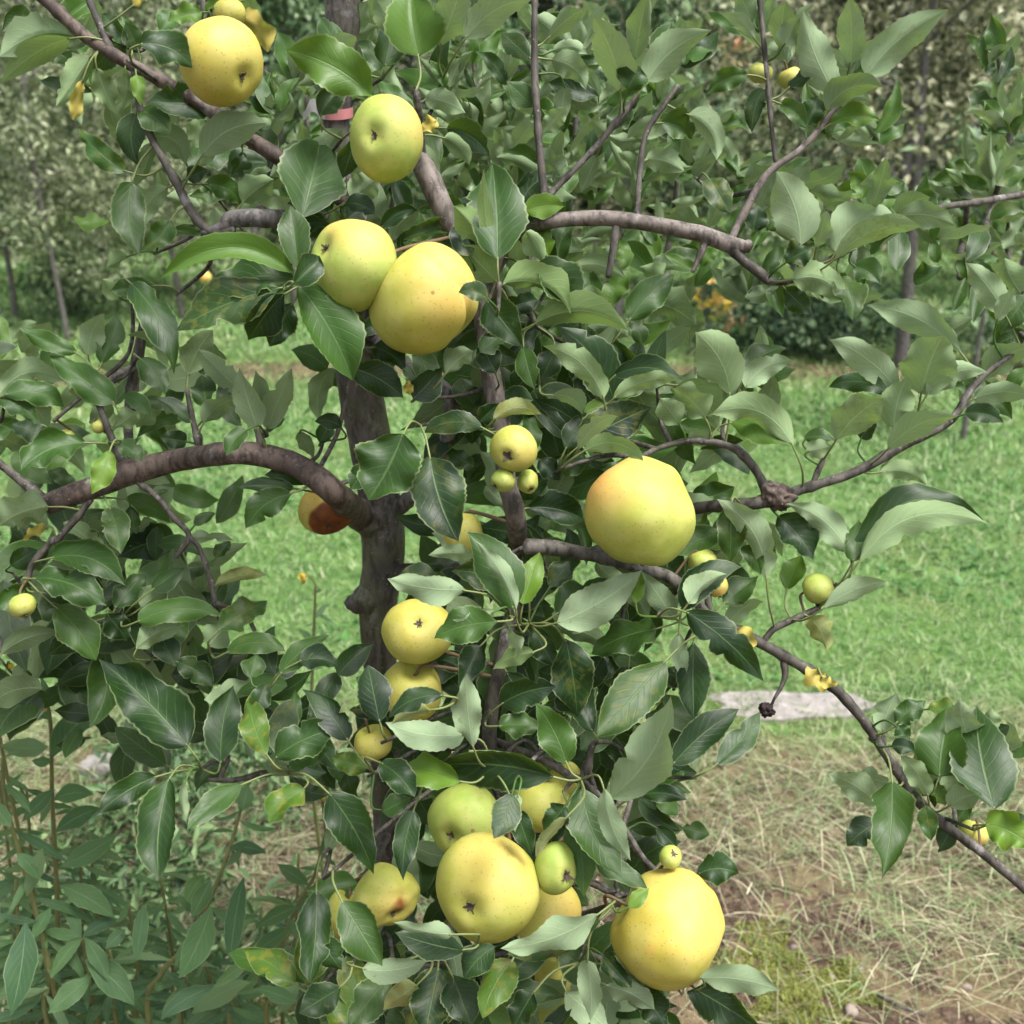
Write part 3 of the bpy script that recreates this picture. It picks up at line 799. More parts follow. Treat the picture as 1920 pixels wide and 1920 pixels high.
# right, below the middle
B([(985, 1025, 18), (1040, 1028, 16), (1130, 1045, 13), (1210, 1068, 13), (1260, 1085, 13), (1300, 1125, 11), (1340, 1162, 11), (1400, 1192, 12), (1480, 1236, 11), (1560, 1286, 11), (1620, 1352, 10), (1662, 1415, 10), (1720, 1500, 11), (1770, 1545, 10), (1850, 1605, 10), (1960, 1700, 9)], M_BARK_TWIG, sides=12, bump=0.10, label='long thin branch drooping to the lower right corner')
B([(1430, 1205, 7), (1450, 1180, 7), (1480, 1165, 7), (1535, 1140, 6)], M_BARK_TWIG, 'twig')
B([(1468, 1235, 6), (1472, 1262, 7), (1466, 1285, 5), (1452, 1310, 3)], M_BARK_TWIG, 'twig')
B([(1335, 1158, 6), (1328, 1130, 7), (1330, 1105, 5)], M_BARK_TWIG, 'twig')
B([(1100, 1040, 12), (1200, 1000, 11, .86), (1300, 955, 12, .85), (1400, 946, 14), (1455, 935, 15), (1500, 918, 11), (1545, 905, 10), (1610, 882, 10), (1700, 832, 10), (1780, 790, 9), (1822, 728, 7), (1862, 690, 6), (1930, 640, 5)], M_BARK_TWIG, sides=12, label='knotted branch reaching right across the lawn')
B([(1440, 935, 11), (1425, 895, 9), (1398, 858, 9), (1365, 836, 8), (1300, 826, 7), (1240, 838, 5), (1200, 858, 5, .79)], M_BARK_TWIG, 'branch')
B([(1525, 905, 6), (1533, 885, 7), (1545, 860, 5)], M_BARK_TWIG, 'twig')
B([(1705, 830, 6), (1712, 808, 8), (1718, 800, 6)], M_BARK_TWIG, 'twig')
knob(1458, 932, 26, YD(1458, 932) - 0.004, M_BARK_BROWN, 'knot', 9.0, (1.25, 1, 0.9), 0.45)
# low down
B([(1000, 1050, 13, .87), (975, 1110, 15, .84), (958, 1160, 15, .82), (940, 1240, 15, .80), (922, 1330, 16, .79), (918, 1400, 15, .78), (935, 1480, 14, .77), (970, 1580, 13, .77), (1000, 1720, 12, .77), (1010, 1850, 11, .77)], M_BARK_TWIG, sides=12, bump=0.1)
B([(720, 1445, 8, .955), (640, 1440, 7, .88), (560, 1445, 7, .84), (500, 1450, 7, .82), (440, 1462, 6, .82), (390, 1462, 4, .82)], M_BARK_TWIG, 'branch')
B([(722, 1420, 9, .95), (790, 1405, 8, .9), (860, 1400, 8, .85), (925, 1395, 8, .80)], M_BARK_TWIG, 'branch')
B([(1000, 1700, 8, .77), (1080, 1715, 7, .74), (1140, 1700, 7, .71), (1175, 1690, 6, .69)], M_BARK_TWIG, 'twig')
B([(925, 1390, 9, .79), (1010, 1420, 8, .76), (1090, 1460, 8, .74), (1110, 1400, 7, .75), (1120, 1390, 6, .75)], M_BARK_TWIG, 'twig')
B([(1090, 1460, 6, .74), (1150, 1520, 6, .72), (1200, 1600, 6, .70), (1235, 1640, 5, .69)], M_BARK_TWIG, 'twig')
B([(728, 1560, 9, .965), (700, 1620, 8, .88), (660, 1660, 6, .80), (600, 1670, 5, .78)], M_BARK_TWIG, 'twig')
B([(1000, 1780, 8, .77), (940, 1790, 7, .74), (870, 1800, 6, .72), (800, 1810, 6, .72), (720, 1820, 5, .72), (640, 1850, 5, .73)], M_BARK_TWIG, 'twig')
B([(1005, 1800, 8, .77), (1100, 1790, 7, .76), (1200, 1830, 6, .73), (1300, 1845, 6, .71)], M_BARK_TWIG, 'twig')
# right edge and rear shoots
B([(1700, 415, 5, 1.0), (1760, 390, 6, 1.05), (1840, 378, 7, 1.1), (1940, 360, 7, 1.15)], M_BARK_TWIG, 'branch')
B([(1560, 485, 6), (1630, 450, 5, .92), (1700, 415, 5, 1.0)], M_BARK_TWIG, 'twig')
B([(100, 1010, 6), (60, 1060, 7), (40, 1110, 6), (-40, 1150, 6)], M_BARK_TWIG, 'twig')
B([(100, 1010, 6), (160, 1070, 6, .93), (240, 1130, 6, .94), (330, 1190, 6, .93), (420, 1240, 6, .92), (520, 1290, 5, .9)], M_BARK_TWIG, 'branch')
REAR = []
for (x0, y0, x1, y1, Y0) in ((905, 480, 885, 90, 1.16), (960, 470, 955, 140, 1.22), (1060, 470, 1080, 60, 1.2), (1115, 470, 1120, 200, 1.3), (1160, 480, 1235, 190, 1.2), (1250, 480, 1270, 250, 1.35), (860, 480, 840, 230, 1.3), (1000, 470, 985, 260, 1.4), (740, 500, 700, 120, 1.25),
                             (480, 420, 540, 150, 1.2), (560, 420, 575, 180, 1.3), (1890, 520, 1870, 90, 1.25), (1850, 420, 1900, 200, 1.2), (1800, 480, 1810, 300, 1.3)):
    pts = [(x0, y0 + 40, 7, Y0 - .25), (x0, y0, 7, Y0), ((x0 + x1) / 2 + 8, (y0 + y1) / 2, 6, Y0), (x1, y1, 4, Y0)]
    B(pts, M_BARK_TWIG, 'shoot', sides=8)
    REAR.append((x0, y0, x1, y1, Y0))

BP = np.concatenate(BR_P); BRR = np.concatenate(BR_R)


# ================================================================== APPLES
m_apple, nt = new_mat('apple_skin'); b = NB(nt)
tc = b.n('ShaderNodeTexCoord').outputs['Object']
a_c = b.n('ShaderNodeAttribute', attribute_name='skin')
sp = b.n('ShaderNodeSeparateColor'); b.lk(a_c.outputs['Color'], sp.inputs[0])
ripe, blush, cav, rot = sp.outputs[0], sp.outputs[1], sp.outputs[2], a_c.outputs['Alpha']
nb = b.noise(tc, 26.0, 4, 0.55); nf = b.noise(tc, 330.0, 2, 0.6); nm = b.noise(tc, 85.0, 2, 0.55)
c = b.mix(ripe, (0.235, 0.325, 0.05), (0.47, 0.385, 0.055))
c = b.mix(b.math('MULTIPLY', b.smooth(nb, 0.36, 0.66), 0.7), c, b.mix(ripe, (0.35, 0.40, 0.10), (0.52, 0.44, 0.12)))
c = b.mix(b.math('MULTIPLY', b.smooth(nm, 0.35, 0.75), 0.22), c, (0.58, 0.50, 0.18))
bl = b.math('MULTIPLY', blush, b.math('ADD', 0.72, b.math('MULTIPLY', nb, 0.5)), clamp=True)
c = b.mix(bl, c, (0.68, 0.34, 0.10))
c = b.mix(b.math('MULTIPLY', cav, 0.75), c, (0.32, 0.34, 0.06))
vo = b.n('ShaderNodeTexVoronoi'); vo.inputs['Scale'].default_value = 290.0; b.lk(tc, vo.inputs['Vector'])
dots = b.math('SUBTRACT', 1.0, b.smooth(vo.outputs['Distance'], 0.10, 0.24))
c = b.mix(b.math('MULTIPLY', dots, 0.75), c, (0.28, 0.21, 0.07))
vo2 = b.n('ShaderNodeTexVoronoi'); vo2.inputs['Scale'].default_value = 38.0; b.lk(tc, vo2.inputs['Vector'])
spot = b.math('SUBTRACT', 1.0, b.smooth(vo2.outputs['Distance'], 0.035, 0.075))
c = b.mix(b.math('MULTIPLY', spot, b.math('MULTIPLY', b.smooth(b.noise(tc, 15.0, 1), 0.5, 0.56), 0.75)), c, (0.20, 0.10, 0.03))
rus = b.smooth(b.noise(tc, 60.0, 5, 0.7), 0.60, 0.72)
c = b.mix(b.math('MULTIPLY', rus, 0.38), c, (0.42, 0.30, 0.11))
rc = b.ramp(b.noise(tc, 70.0, 4), [(0.3, (0.10, 0.028, 0.008)), (0.7, (0.24, 0.075, 0.018))])
c = b.mix(rot, c, rc)
pr = b.principled(c, b.math('ADD', 0.46, b.math('MULTIPLY', nf, 0.25)), 0.38, b.bump(b.math('ADD', nf, b.math('MULTIPLY', nm, 1.5)), 0.10, 0.0008))
b.out(pr.outputs[0])

def apple(px, py, w, h, cal, Y, label, ripe=0.6, blush=None, bstr=0.6, rot=None, lump=0.03, marks=(), stem=True, squash=0.90, group='apples on the tree', small=False, stem_to=None, crease=None, cat='apple', bumps=(), cavd=.30):
    """px py centre, w h seen size in px; cal = where the calyx points (x right, y down, z towards the viewer)."""
    c = at(px, py, Y); d = depth_at(px, py, Y)
    view = nz(c - CAM); r_ = RGT; u_ = nz(np.cross(r_, view)) ; u_ = nz(np.cross(RGT, FWD)) ; t_ = -FWD
    rx, ry = 0.5 * w * d / FPX, 0.5 * h * d / FPX
    R = math.sqrt(rx * ry)
    SPH.append((c, min(rx, ry) * 1.03))
    ax = nz([cal[0], -cal[1], cal[2]])           # calyx axis in (right, up, towards viewer)
    e1 = nz(np.cross(ax, [0.3, 0.9, 0.25])); e2 = np.cross(ax, e1)
    nth, nph = (30, 40) if small else (44, 60)
    seed = px * 0.013 + py * 0.029
    V = []; A = []
    for i in range(nth + 1):
        th = math.pi * i / nth                 # 0 at the stalk, pi at the calyx
        rr = math.sin(th) * (1 + 0.06 * math.cos(th) + 0.02 * math.cos(3 * th))
        zz = -math.cos(th) * squash
        zz += cavd * math.exp(-(th / 0.36) ** 2) 
        zz -= 0.17 * math.exp(-((math.pi - th) / 0.30) ** 2)
        for k in range(nph):
            ph = 2 * math.pi * k / nph
            lob = 1 + 0.028 * math.cos(5 * ph + seed) * math.exp(-((math.pi - th) / 0.8) ** 2) + 0.015 * math.cos(3 * ph + seed * 2) * math.sin(th)
            p = (e1 * math.cos(ph) + e2 * math.sin(ph)) * rr * lob + ax * zz
            nn = 1 + lump * 2.2 * mnoise.noise((p[0] * 0.9 + seed * 7, p[1] * 0.9, p[2] * 0.9)) + lump * 0.7 * mnoise.noise((p[0] * 2.2, p[1] * 2.2 + seed * 5, p[2] * 2.2))
            if crease is not None:
                cd = nz([crease[0], -crease[1], crease[2]])
                q = nz(np.cross(ax, cd)); side_ = p @ q; fr = p @ cd
                if fr > 0: nn -= 0.13 * math.exp(-(side_ / 0.10) ** 2) * min(1, fr * 1.4)
            for (bx_, by_, bz_, ba, bw) in bumps:
                nn += ba * math.exp(-(1 - nz(p) @ nz([bx_, -by_, bz_])) * 2 / bw ** 2)
            p = p * nn
            V.append(p)
            bsh = 0.0
            pn = nz(p)
            if blush is not None:
                bd = nz([blush[0], -blush[1], blush[2]])
                bsh = bstr * float(np.clip((pn @ bd - 0.38) / 0.6, 0, 1)) ** 1.5
            for (mx, my, mr, ms) in marks:          # red bruises, given on the seen disc
                md = nz([mx, -my, math.sqrt(max(0.02, 1 - mx * mx - my * my))])
                bsh = max(bsh, ms * math.exp(-((1 - pn @ md) * 2 / mr ** 2)))
            cav = 0.9 * math.exp(-(th / 0.45) ** 2) + 0.65 * math.exp(-((math.pi - th) / 0.24) ** 2)
            rt = 0.0
            if rot is not None:
                rd = nz([rot[0], -rot[1], rot[2]])
                rt = float(np.clip((pn @ rd - rot[3]) / 0.10 + 0.8 * mnoise.noise(tuple(p * 3.0)), 0, 1))
            A.append((max(0.0, ripe - 0.12 + 0.25 * mnoise.noise((p[0] * 1.1 + seed, p[1] * 1.1, p[2] * 1.1 + 4))), bsh, cav, rt))
    V = np.array(V)
    ext = (V[:, :2].max(0) - V[:, :2].min(0)) / 2; mid = (V[:, :2].max(0) + V[:, :2].min(0)) / 2
    V[:, :2] -= mid
    sx, sy = rx / ext[0], ry / ext[1]; sz = 0.5 * (sx + sy)
    S = np.array([sx, sy, sz])
    V = V * S
    def loc(p): return c + r_ * p[0] + u_ * p[1] + t_ * p[2]
    W = c + V[:, :1] * r_ + V[:, 1:2] * u_ + V[:, 2:3] * t_
    F = []
    for i in range(nth):
        for k in range(nph):
            a = i * nph + k; q = i * nph + (k + 1) % nph
            F.append((a, q, q + nph, a + nph))
    # orient outward
    f0 = F[nth // 2 * nph]; nrm = np.cross(W[f0[1]] - W[f0[0]], W[f0[2]] - W[f0[0]])
    if nrm @ (W[f0[0]] - c) < 0: F = [f[::-1] for f in F]
    o = mesh_obj('apple', W, F, m_apple, origin=c, attrs={'skin': np.array(A)})
    tag(o, label, cat, group)
    # calyx: five dry sepals in the basin
    ca = V[(nth) * nph]                       # bottom of the basin
    axw = nz(r_ * ax[0] + u_ * ax[1] + t_ * ax[2])
    basin = loc(ca)
    s1 = nz(r_ * e1[0] + u_ * e1[1] + t_ * e1[2]); s2 = nz(np.cross(axw, s1))
    Vs = []; Fs = []
    sl = max(0.07 * R, 0.0016) if not small else max(0.16 * R, 0.0016)
    sl *= 1.15
    for q in range(6):
        a = q * 1.0472 + seed + random.uniform(-.35, .35)
        dr = s1 * math.cos(a) + s2 * math.sin(a); sd = np.cross(axw, dr)
        k0 = len(Vs); ln = sl * random.uniform(1.2, 2.9); cu = random.uniform(-.5, .9); tw = random.uniform(-.6, .6) * sl
        for s in range(4):
            f = s / 3.0
            cpt = basin + dr * (sl * .25 + ln * f * (1 - .35 * f)) + axw * (0.0004 + sl * (0.5 + cu) * math.sin(f * 2.6)) + sd * tw * f * f
            wd_ = sl * .42 * (1 - .8 * f)
            Vs += [cpt - sd * wd_, cpt + sd * wd_]
        for s in range(3): Fs.append((k0 + 2 * s, k0 + 2 * s + 1, k0 + 2 * s + 3, k0 + 2 * s + 2))
    k0 = len(Vs)
    for q in range(9):
        a = q * 0.698; rr_ = sl * random.uniform(.5, 1.05)
        Vs.append(basin + (s1 * math.cos(a) + s2 * math.sin(a)) * rr_ + axw * 0.0005)
    Fs.append(tuple(range(k0, k0 + 9)))
    mesh_obj('calyx', np.array(Vs), Fs, M_CALYX, o, smooth=False)
    if stem:
        st0 = loc(V[0]) + axw * R * 0.02
        e = st0 - axw * R * (0.55 if not small else 0.9)
        if stem_to is not None: e = at(*stem_to)
        else:
            ds = np.linalg.norm(BP - e, axis=1); j = int(np.argmin(ds))
            if ds[j] < 0.09: e = BP[j]
        mid_ = st0 - axw * R * 0.45 + 0.15 * (e - st0)
        C = catmull([st0, mid_, e], 6)
        Vt, Ft = tube(C, np.linspace(0.0011, 0.0015, len(C)) * (0.8 if small else 1.15), 7, 0.1)
        mesh_obj('stalk', Vt, Ft, M_STEM, o)
    return o

SPH = []                        # apples as balls, so that leaves can lie against them
A = apple
A(416, 116, 150, 156, (.74, .56, .40), .86, 'yellow apple at the top left, its dimple turned to the lower right', .92, (-.3, -.6, .6), .10, lump=.025)
A(725, 260, 138, 160, (-.30, .20, .93), .84, 'upright green yellow apple below the top centre shoot, calyx facing us', .14, (.8, -.5, .3), .40, lump=.02, squash=.86)
A(663, 497, 164, 176, (-.66, -.30, .70), .80, 'left of the touching pair, green gold with a pink cheek on top', .25, (.25, -.85, .45), .65, lump=.03)
A(795, 561, 204, 210, (.70, .62, -.10), .805, 'right of the touching pair, large golden apple with a crease on its side', .58, (.55, -.15, .8), .45, lump=.035, crease=(.88, .42, .25), bumps=((-.6, -.75, .2, -.07, .5), (-.75, .6, .2, .06, .5)))
A(963, 841, 90, 88, (-.30, .42, .85), .79, 'small pale cream apple above two green fruitlets', .55, (.6, .2, .6), .18, small=True, lump=.02)
A(943, 901, 46, 44, (-.75, .55, .35), .785, 'left green fruitlet hanging under the small cream apple', .15, small=True, lump=.05, group='fruitlets on the tree', cat='fruitlet')
A(989, 903, 40, 46, (.3, .7, .5), .80, 'right green fruitlet under the small cream apple', .25, small=True, lump=.06, group='fruitlets on the tree', cat='fruitlet')
A(612, 956, 106, 94, (.25, .80, .55), .885, 'rotting apple, half brown, under the left limb beside the trunk', .85, (-.2, -.3, .7), .3, rot=(.45, .55, .6, .42), lump=.03)
A(1199, 957, 208, 206, (.10, .97, -.02), .765, 'big lumpy yellow apple right of centre with orange shoulder', .48, (-.62, -.75, .30), .8, lump=.05, squash=.98, cavd=.0, stem=False, bumps=((-.02, -1, .15, .10, .34), (.52, -.80, .30, .10, .30), (.27, -.95, .30, -.10, .16), (-.75, -.45, .3, .05, .5), (-.55, .75, .3, -.05, .5), (.2, .95, .2, .06, .4)))
A(868, 1000, 74, 76, (0, .9, .2), .83, 'yellow apple mostly hidden behind the dark leaf near the trunk', .75, lump=.03)
A(783, 1184, 136, 122, (.14, -.42, .88), .80, 'yellow apple beside the trunk with its calyx turned upwards', .88, lump=.03)
A(772, 1293, 112, 118, (-.2, .75, -.5), .795, 'yellow apple below the upward facing one, leaf across its front', .85, lump=.03)
A(700, 1392, 72, 66, (.2, .8, -.3), .80, 'small pale yellow apple half hidden by stalks left of the trunk', .78, small=True, lump=.03)
A(872, 1540, 142, 144, (-.42, .20, .88), .735, 'light green apple behind the large front apple, dark calyx showing', .15, lump=.025)
A(1015, 1510, 116, 96, (0, .8, .1), .745, 'pale yellow apple tucked under leaves right of the light green one', .62, lump=.03)
A(914, 1664, 196, 202, (-.40, .15, .90), .655, 'largest front apple at the bottom centre, cream yellow with star calyx', .60, (.2, -.7, .6), .32, lump=.022)
A(1043, 1627, 82, 100, (.48, .10, .85), .66, 'small green apple at the right shoulder of the large front apple', .0, small=True, lump=.03)
A(1022, 1712, 136, 120, (.2, .8, .2), .70, 'golden apple behind and below the small green one', .70, (.7, -.2, .5), .28, lump=.03)
A(722, 1680, 130, 122, (.30, .35, .60), .72, 'misshapen green yellow apple with a brown scar, lower left of the cluster', .55, (.45, .0, .8), .25, lump=.10, rot=(.62, .10, .75, .90))
A(645, 1716, 66, 92, (-.3, .8, .1), .735, 'pale yellow apple half hidden behind the misshapen one', .72, lump=.03)
A(1252, 1740, 216, 228, (.85, .42, .15), .665, 'big deep yellow apple at the lower right with two red specks', .97, (.35, -.55, .5), .42, lump=.05, squash=.96, marks=((-.42, .03, .07, .8), (.155, -.075, .07, .95)), bumps=((.15, -.9, .3, .05, .45), (-.8, -.5, .3, -.07, .45), (.1, .9, .2, .05, .5)), stem_to=(1140, 1705, .69))
A(1257, 1607, 42, 42, (.2, -.5, .6), .675, 'tiny green fruitlet on top of the big deep yellow apple', .25, small=True, lump=.05, group='fruitlets on the tree', cat='fruitlet')
A(1535, 1104, 64, 58, (.85, -.25, .35), .80, 'small green apple on the right twig with a black end', .2, small=True, lump=.02, rot=(.92, -.3, .3, .93))
A(1318, 1054, 54, 48, (.3, .8, .2), .80, 'small yellow green apple behind the folded leaf', .35, small=True, lump=.03)
A(1345, 1098, 40, 44, (.2, .9, .1), .80, 'small ochre apple below the folded leaf', .95, small=True, lump=.04, blush=(0, .5, .6), bstr=.4)
A(1425, 136, 46, 40, (-.2, .6, -.3), 1.02, 'small yellow apple left of the dark red shoot', .45, small=True, lump=.03)
A(1481, 146, 44, 40, (.3, .7, -.2), 1.02, 'small yellow apple right of the dark red shoot', .70, small=True, lump=.03)
A(186, 798, 31, 30, (-.3, -.6, .5), .89, 'pale green fruitlet on the left twig, the larger of two', .30, small=True, lump=.04, group='fruitlets on the tree', cat='fruitlet')
A(126, 817, 30, 24, (-.5, .3, .5), .90, 'pale green fruitlet on the left twig, the smaller of two', .40, small=True, lump=.04, group='fruitlets on the tree', cat='fruitlet')
A(42, 1135, 48, 46, (.3, .8, .2), .80, 'small yellow green apple at the left edge among dark leaves', .3, small=True, lump=.03)
A(1058, 1462, 66, 70, (.4, .8, .1), .76, 'pale yellow apple behind the broad dark leaf', .62, small=True, lump=.03)
A(1050, 1832, 96, 70, (0, .9, .1), .74, 'dull yellow apple low in the leaves under the golden one', .70, lump=.04)
A(1052, 1898, 86, 74, (.1, .9, .1), .72, 'olive green apple at the bottom edge', .42, lump=.04)
A(1826, 1562, 54, 48, (-.2, .9, .1), .78, 'small olive apple behind the drooping branch on the right', .45, (0, .5, .5), .4, small=True, lump=.03)
A(430, 26, 62, 50, (.2, .8, -.1), .92, 'dull yellow apple peeping out behind the top left one', .80, small=True, lump=.03)
A(386, 521, 22, 22, (0, .9, .1), 5.6, 'tiny red apple far off in the next row', .9, (0, 0, 1), 1.0, small=True, lump=.03, group='apples of the next row', stem_to=(380, 490, 5.7))

# ------------------------------------------------------------------ leaves
PROF_U = np.array([0, .04, .10, .2, .32, .44, .56, .68, .79, .88, .94, 1.0])
PROF_W = np.array([.05, .34, .60, .84, .97, 1.0, .95, .82, .62, .38, .18, 0.0])
def clear_of_apples(C, k=1.06):
    C = np.array(C)
    for _ in range(2):
        for (sc, sr) in SPH:
            dv = C - sc; dd = np.linalg.norm(dv, axis=1); m = dd < sr * k
            if m.any():
                q = dv[m] / dd[m][:, None] + FWD * 0.5
                C[m] = sc + q / np.linalg.norm(q, axis=1)[:, None] * sr * k
    return C
PROF_LU = np.array([0, .08, .2, .35, .5, .65, .8, .9, 1.0])
PROF_LW = np.array([.06, .28, .66, .93, 1.0, .88, .58, .3, 0.0])
TINTS = {'n': (0.0, 0, 0, None), 'd': (0.0, 0, 0, 0.0), 'b': (0.0, 0, 0, 0.25), 'l': (0.62, 0, 0, 1.0), 'p': (0.0, 0, 0, 1.0), 'y': (0.9, 0.78, 0.5, 1.0), 'm': (0.30, 0, 0.9, 0.6), 'o': (0.35, 0.25, 0.6, 0.8), 'g': (0.25, 0, 0, 1.0), 'w': (0.0, 0.0, 0.0, 1.0)}  # d: darker leaves, and shade put into the leaf colour

def leaf_mesh(P0, T, ctrl, n0, hw, nu=26, nv=4, fold=0.25, wave=0.06, curl=0.1, serr=0.03, lanceolate=False, rs=random, twist=0.0, roll=1.0):
    """One leaf blade: midrib bezier P0-ctrl-T, top normal n0, half width hw."""
    U = np.linspace(0, 1, nu + 1)
    u = U[:, None]
    M = P0 * (1 - u) ** 2 + ctrl * 2 * u * (1 - u) + T * u ** 2
    D = 2 * (1 - u) * (ctrl - P0) + 2 * u * (T - ctrl)
    D /= np.linalg.norm(D, axis=1)[:, None] + 1e-12
    L = np.linalg.norm(T - P0)
    N = n0 - D * (D @ n0)[:, None]
    N /= np.linalg.norm(N, axis=1)[:, None] + 1e-12
    S = np.cross(D, N)
    if twist:
        a = (twist * (U - 0.3))[:, None]
        N, S = N * np.cos(a) + S * np.sin(a), S * np.cos(a) - N * np.sin(a)
    M = M - N * (curl * L * (u ** 2.2)) + N * (curl * L * u * 0.55)
    W = np.interp(U, PROF_LU, PROF_LW) if lanceolate else np.interp(U ** rs.uniform(0.82, 1.22), PROF_U, PROF_W ** rs.uniform(0.9, 1.3))
    nib = []
    while not lanceolate and rs.random() < 0.4 and len(nib) < 3:
        nib.append((rs.choice((-1, 1)), rs.uniform(0.2, 0.9), rs.uniform(0.15, 0.5), rs.uniform(0.015, 0.05)))
    ph1, ph2, ph3 = rs.uniform(0, 6.28), rs.uniform(0, 6.28), rs.uniform(0, 6.28)
    fq = rs.uniform(1.3, 2.4)
    V = []; UV = []
    f = fold * (0.75 + 0.25 * np.sin(3 * U + ph3))
    rolls = [rs.choice((-0.5, -0.2, 0.1, 0.3, 0.7, 1.5)) * roll for _ in (0, 1)]     # how far each margin curls
    cols_ = {0: (np.zeros(nu + 1), np.zeros(nu + 1))}
    for sgn in (-1, 1):
        lat = np.zeros(nu + 1); off = np.zeros(nu + 1)
        w = hw * W * (1 + 0.06 * np.sin(U * 9 + ph3 * (1 if sgn > 0 else 2)) + 0.03 * np.sin(U * 23 + ph1 * sgn))
        for (sg_, u0, am, wd_) in nib:
            if sg_ == sgn: w = w * (1 - am * np.exp(-((U - u0) / wd_) ** 2))
        for j in range(1, nv + 1):
            s = (j - 0.5) / nv
            a = f - 0.35 * s + rolls[0 if sgn < 0 else 1] * (s ** 2) * 1.3 * (0.6 + 0.4 * np.sin(U * 4 + ph2))
            lat = lat + np.cos(a) * w / nv; off = off + np.sin(a) * w / nv
            cols_[sgn * j] = (sgn * lat, off)
    for j in range(-nv, nv + 1):
        v = j / nv
        av = abs(v)
        lat, off = cols_[j]
        if av == 1 and serr:
            lat = lat * (1 + serr * np.where(np.arange(nu + 1) % 2 == 0, 1, -1) * (U < 0.97))
        off = off + wave * hw * 2.2 * av ** 2 * np.sin(6.28 * fq * U + (ph1 if v > 0 else ph2)) * np.minimum(1, W * 1.6)
        V.append(M + S * lat[:, None] + N * off[:, None])
        UV.append(np.stack([U, np.full(nu + 1, v), np.zeros(nu + 1)], 1))
    V = np.array(V); UV = np.array(UV)
    k = nu + 1
    I = np.arange((2 * nv + 1) * k).reshape(2 * nv + 1, k)
    F = np.stack([I[:-1, :-1].ravel(), I[:-1, 1:].ravel(), I[1:, 1:].ravel(), I[1:, :-1].ravel()], 1)[:, ::-1]
    return V.reshape(-1, 3), F, UV.reshape(-1, 3), M, D, N

def petiole(P0, d0, n0, length, target=None, r=0.0008):
    a = P0 - d0 * length * 0.5 - n0 * length * 0.05
    e = P0 - d0 * length + np.array([0, 0.004, -0.15 * length]) if target is None else target
    C = catmull([P0 + d0 * 0.002, a, e], 5)
    return tube(C, np.linspace(r * 0.9, r * 1.35, len(C)), 6)

def frame_from(bx, by, tx, ty, Y, side, k_up, noise):
    d = depth_at(bx, by, Y)
    P0 = at(bx, by, Y)
    view = nz(P0 - CAM)
    n = (-view if side == 't' else view) + WUP * k_up + noise
    n = nz(n)
    c = RGT * ((tx - bx) / FPX * d) + UPV * (-(ty - by) / FPX * d)
    vz = view @ n
    z = -(c @ n) / (vz if abs(vz) > 0.2 else math.copysign(0.2, vz))
    lim = 0.85 * np.linalg.norm(c)
    z = float(np.clip(z, -lim, lim))
    T = atd(tx, ty, d + z * (view @ FWD))
    return d, P0, T, n, view

def trace_leaf(bx, by, tx, ty, w, side='t', sag=0.0, tint='n', dY=0.0, nu=24, nv=4, wave=None, rs=random, Yabs=None, fold=None, lanceolate=False):
    Y = (YD(bx, by) if Yabs is None else Yabs) + dY * 0.01
    k_up = {'b': 0.75, 'd': 0.10}.get(tint, 0.38) + rs.uniform(-0.12, 0.12)
    nn = np.array([rs.uniform(-.34, .34) for _ in range(3)])
    d, P0, T, n, view = frame_from(bx, by, tx, ty, Y, side, k_up, nn)
    ch = np.array([tx - bx, ty - by], float); ln = np.hypot(*ch) + 1e-6
    perp = np.array([ch[1], -ch[0]]) / ln
    dm = 0.5 * (d + (T - CAM) @ FWD)
    s = (RGT * perp[0] - UPV * perp[1]) * (sag * dm / FPX)
    ctrl = 0.5 * (P0 + T) + 2 * s
    t = nz(T - P0)
    S = nz(np.cross(t, nz(n - t * (t @ n))))
    vis = math.sqrt(max(0.0, 1 - (S @ view) ** 2))
    if fold is None: fold = rs.uniform(0.12, 0.5) if by > 620 else rs.uniform(0.25, 0.8)
    if by < 520 and side == 'u': w = w * 0.9
    if wave is None: wave = rs.uniform(0.03, 0.17)
    hw = 0.5 * w * dm / FPX / max(vis, 0.6) / math.cos(fold) * 1.07
    V, F, UV, M, D, N = leaf_mesh(P0, T, ctrl, n, hw, nu, nv, fold, wave, rs.uniform(0.0, 0.17 if by > 620 else 0.30), 0.028 if nu > 12 else 0.0, lanceolate, rs, rs.uniform(-0.6, 0.6), 0.4 if lanceolate else 1.0)
    for (sc, sr) in SPH:                       # a blade that meets an apple lies against it
        dv = V - sc; dd = np.linalg.norm(dv, axis=1)
        k = dd < sr
        if k.any(): V[k] = sc + dv[k] / dd[k][:, None] * (sr + 0.0006)
    tt = TINTS[tint]
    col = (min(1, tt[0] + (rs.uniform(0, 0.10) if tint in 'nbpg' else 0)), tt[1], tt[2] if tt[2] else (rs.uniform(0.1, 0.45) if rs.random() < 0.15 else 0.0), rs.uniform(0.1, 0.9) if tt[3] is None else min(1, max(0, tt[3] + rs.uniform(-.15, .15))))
    return V, F, UV, col, P0, D[0], N[0], np.linalg.norm(T - P0)

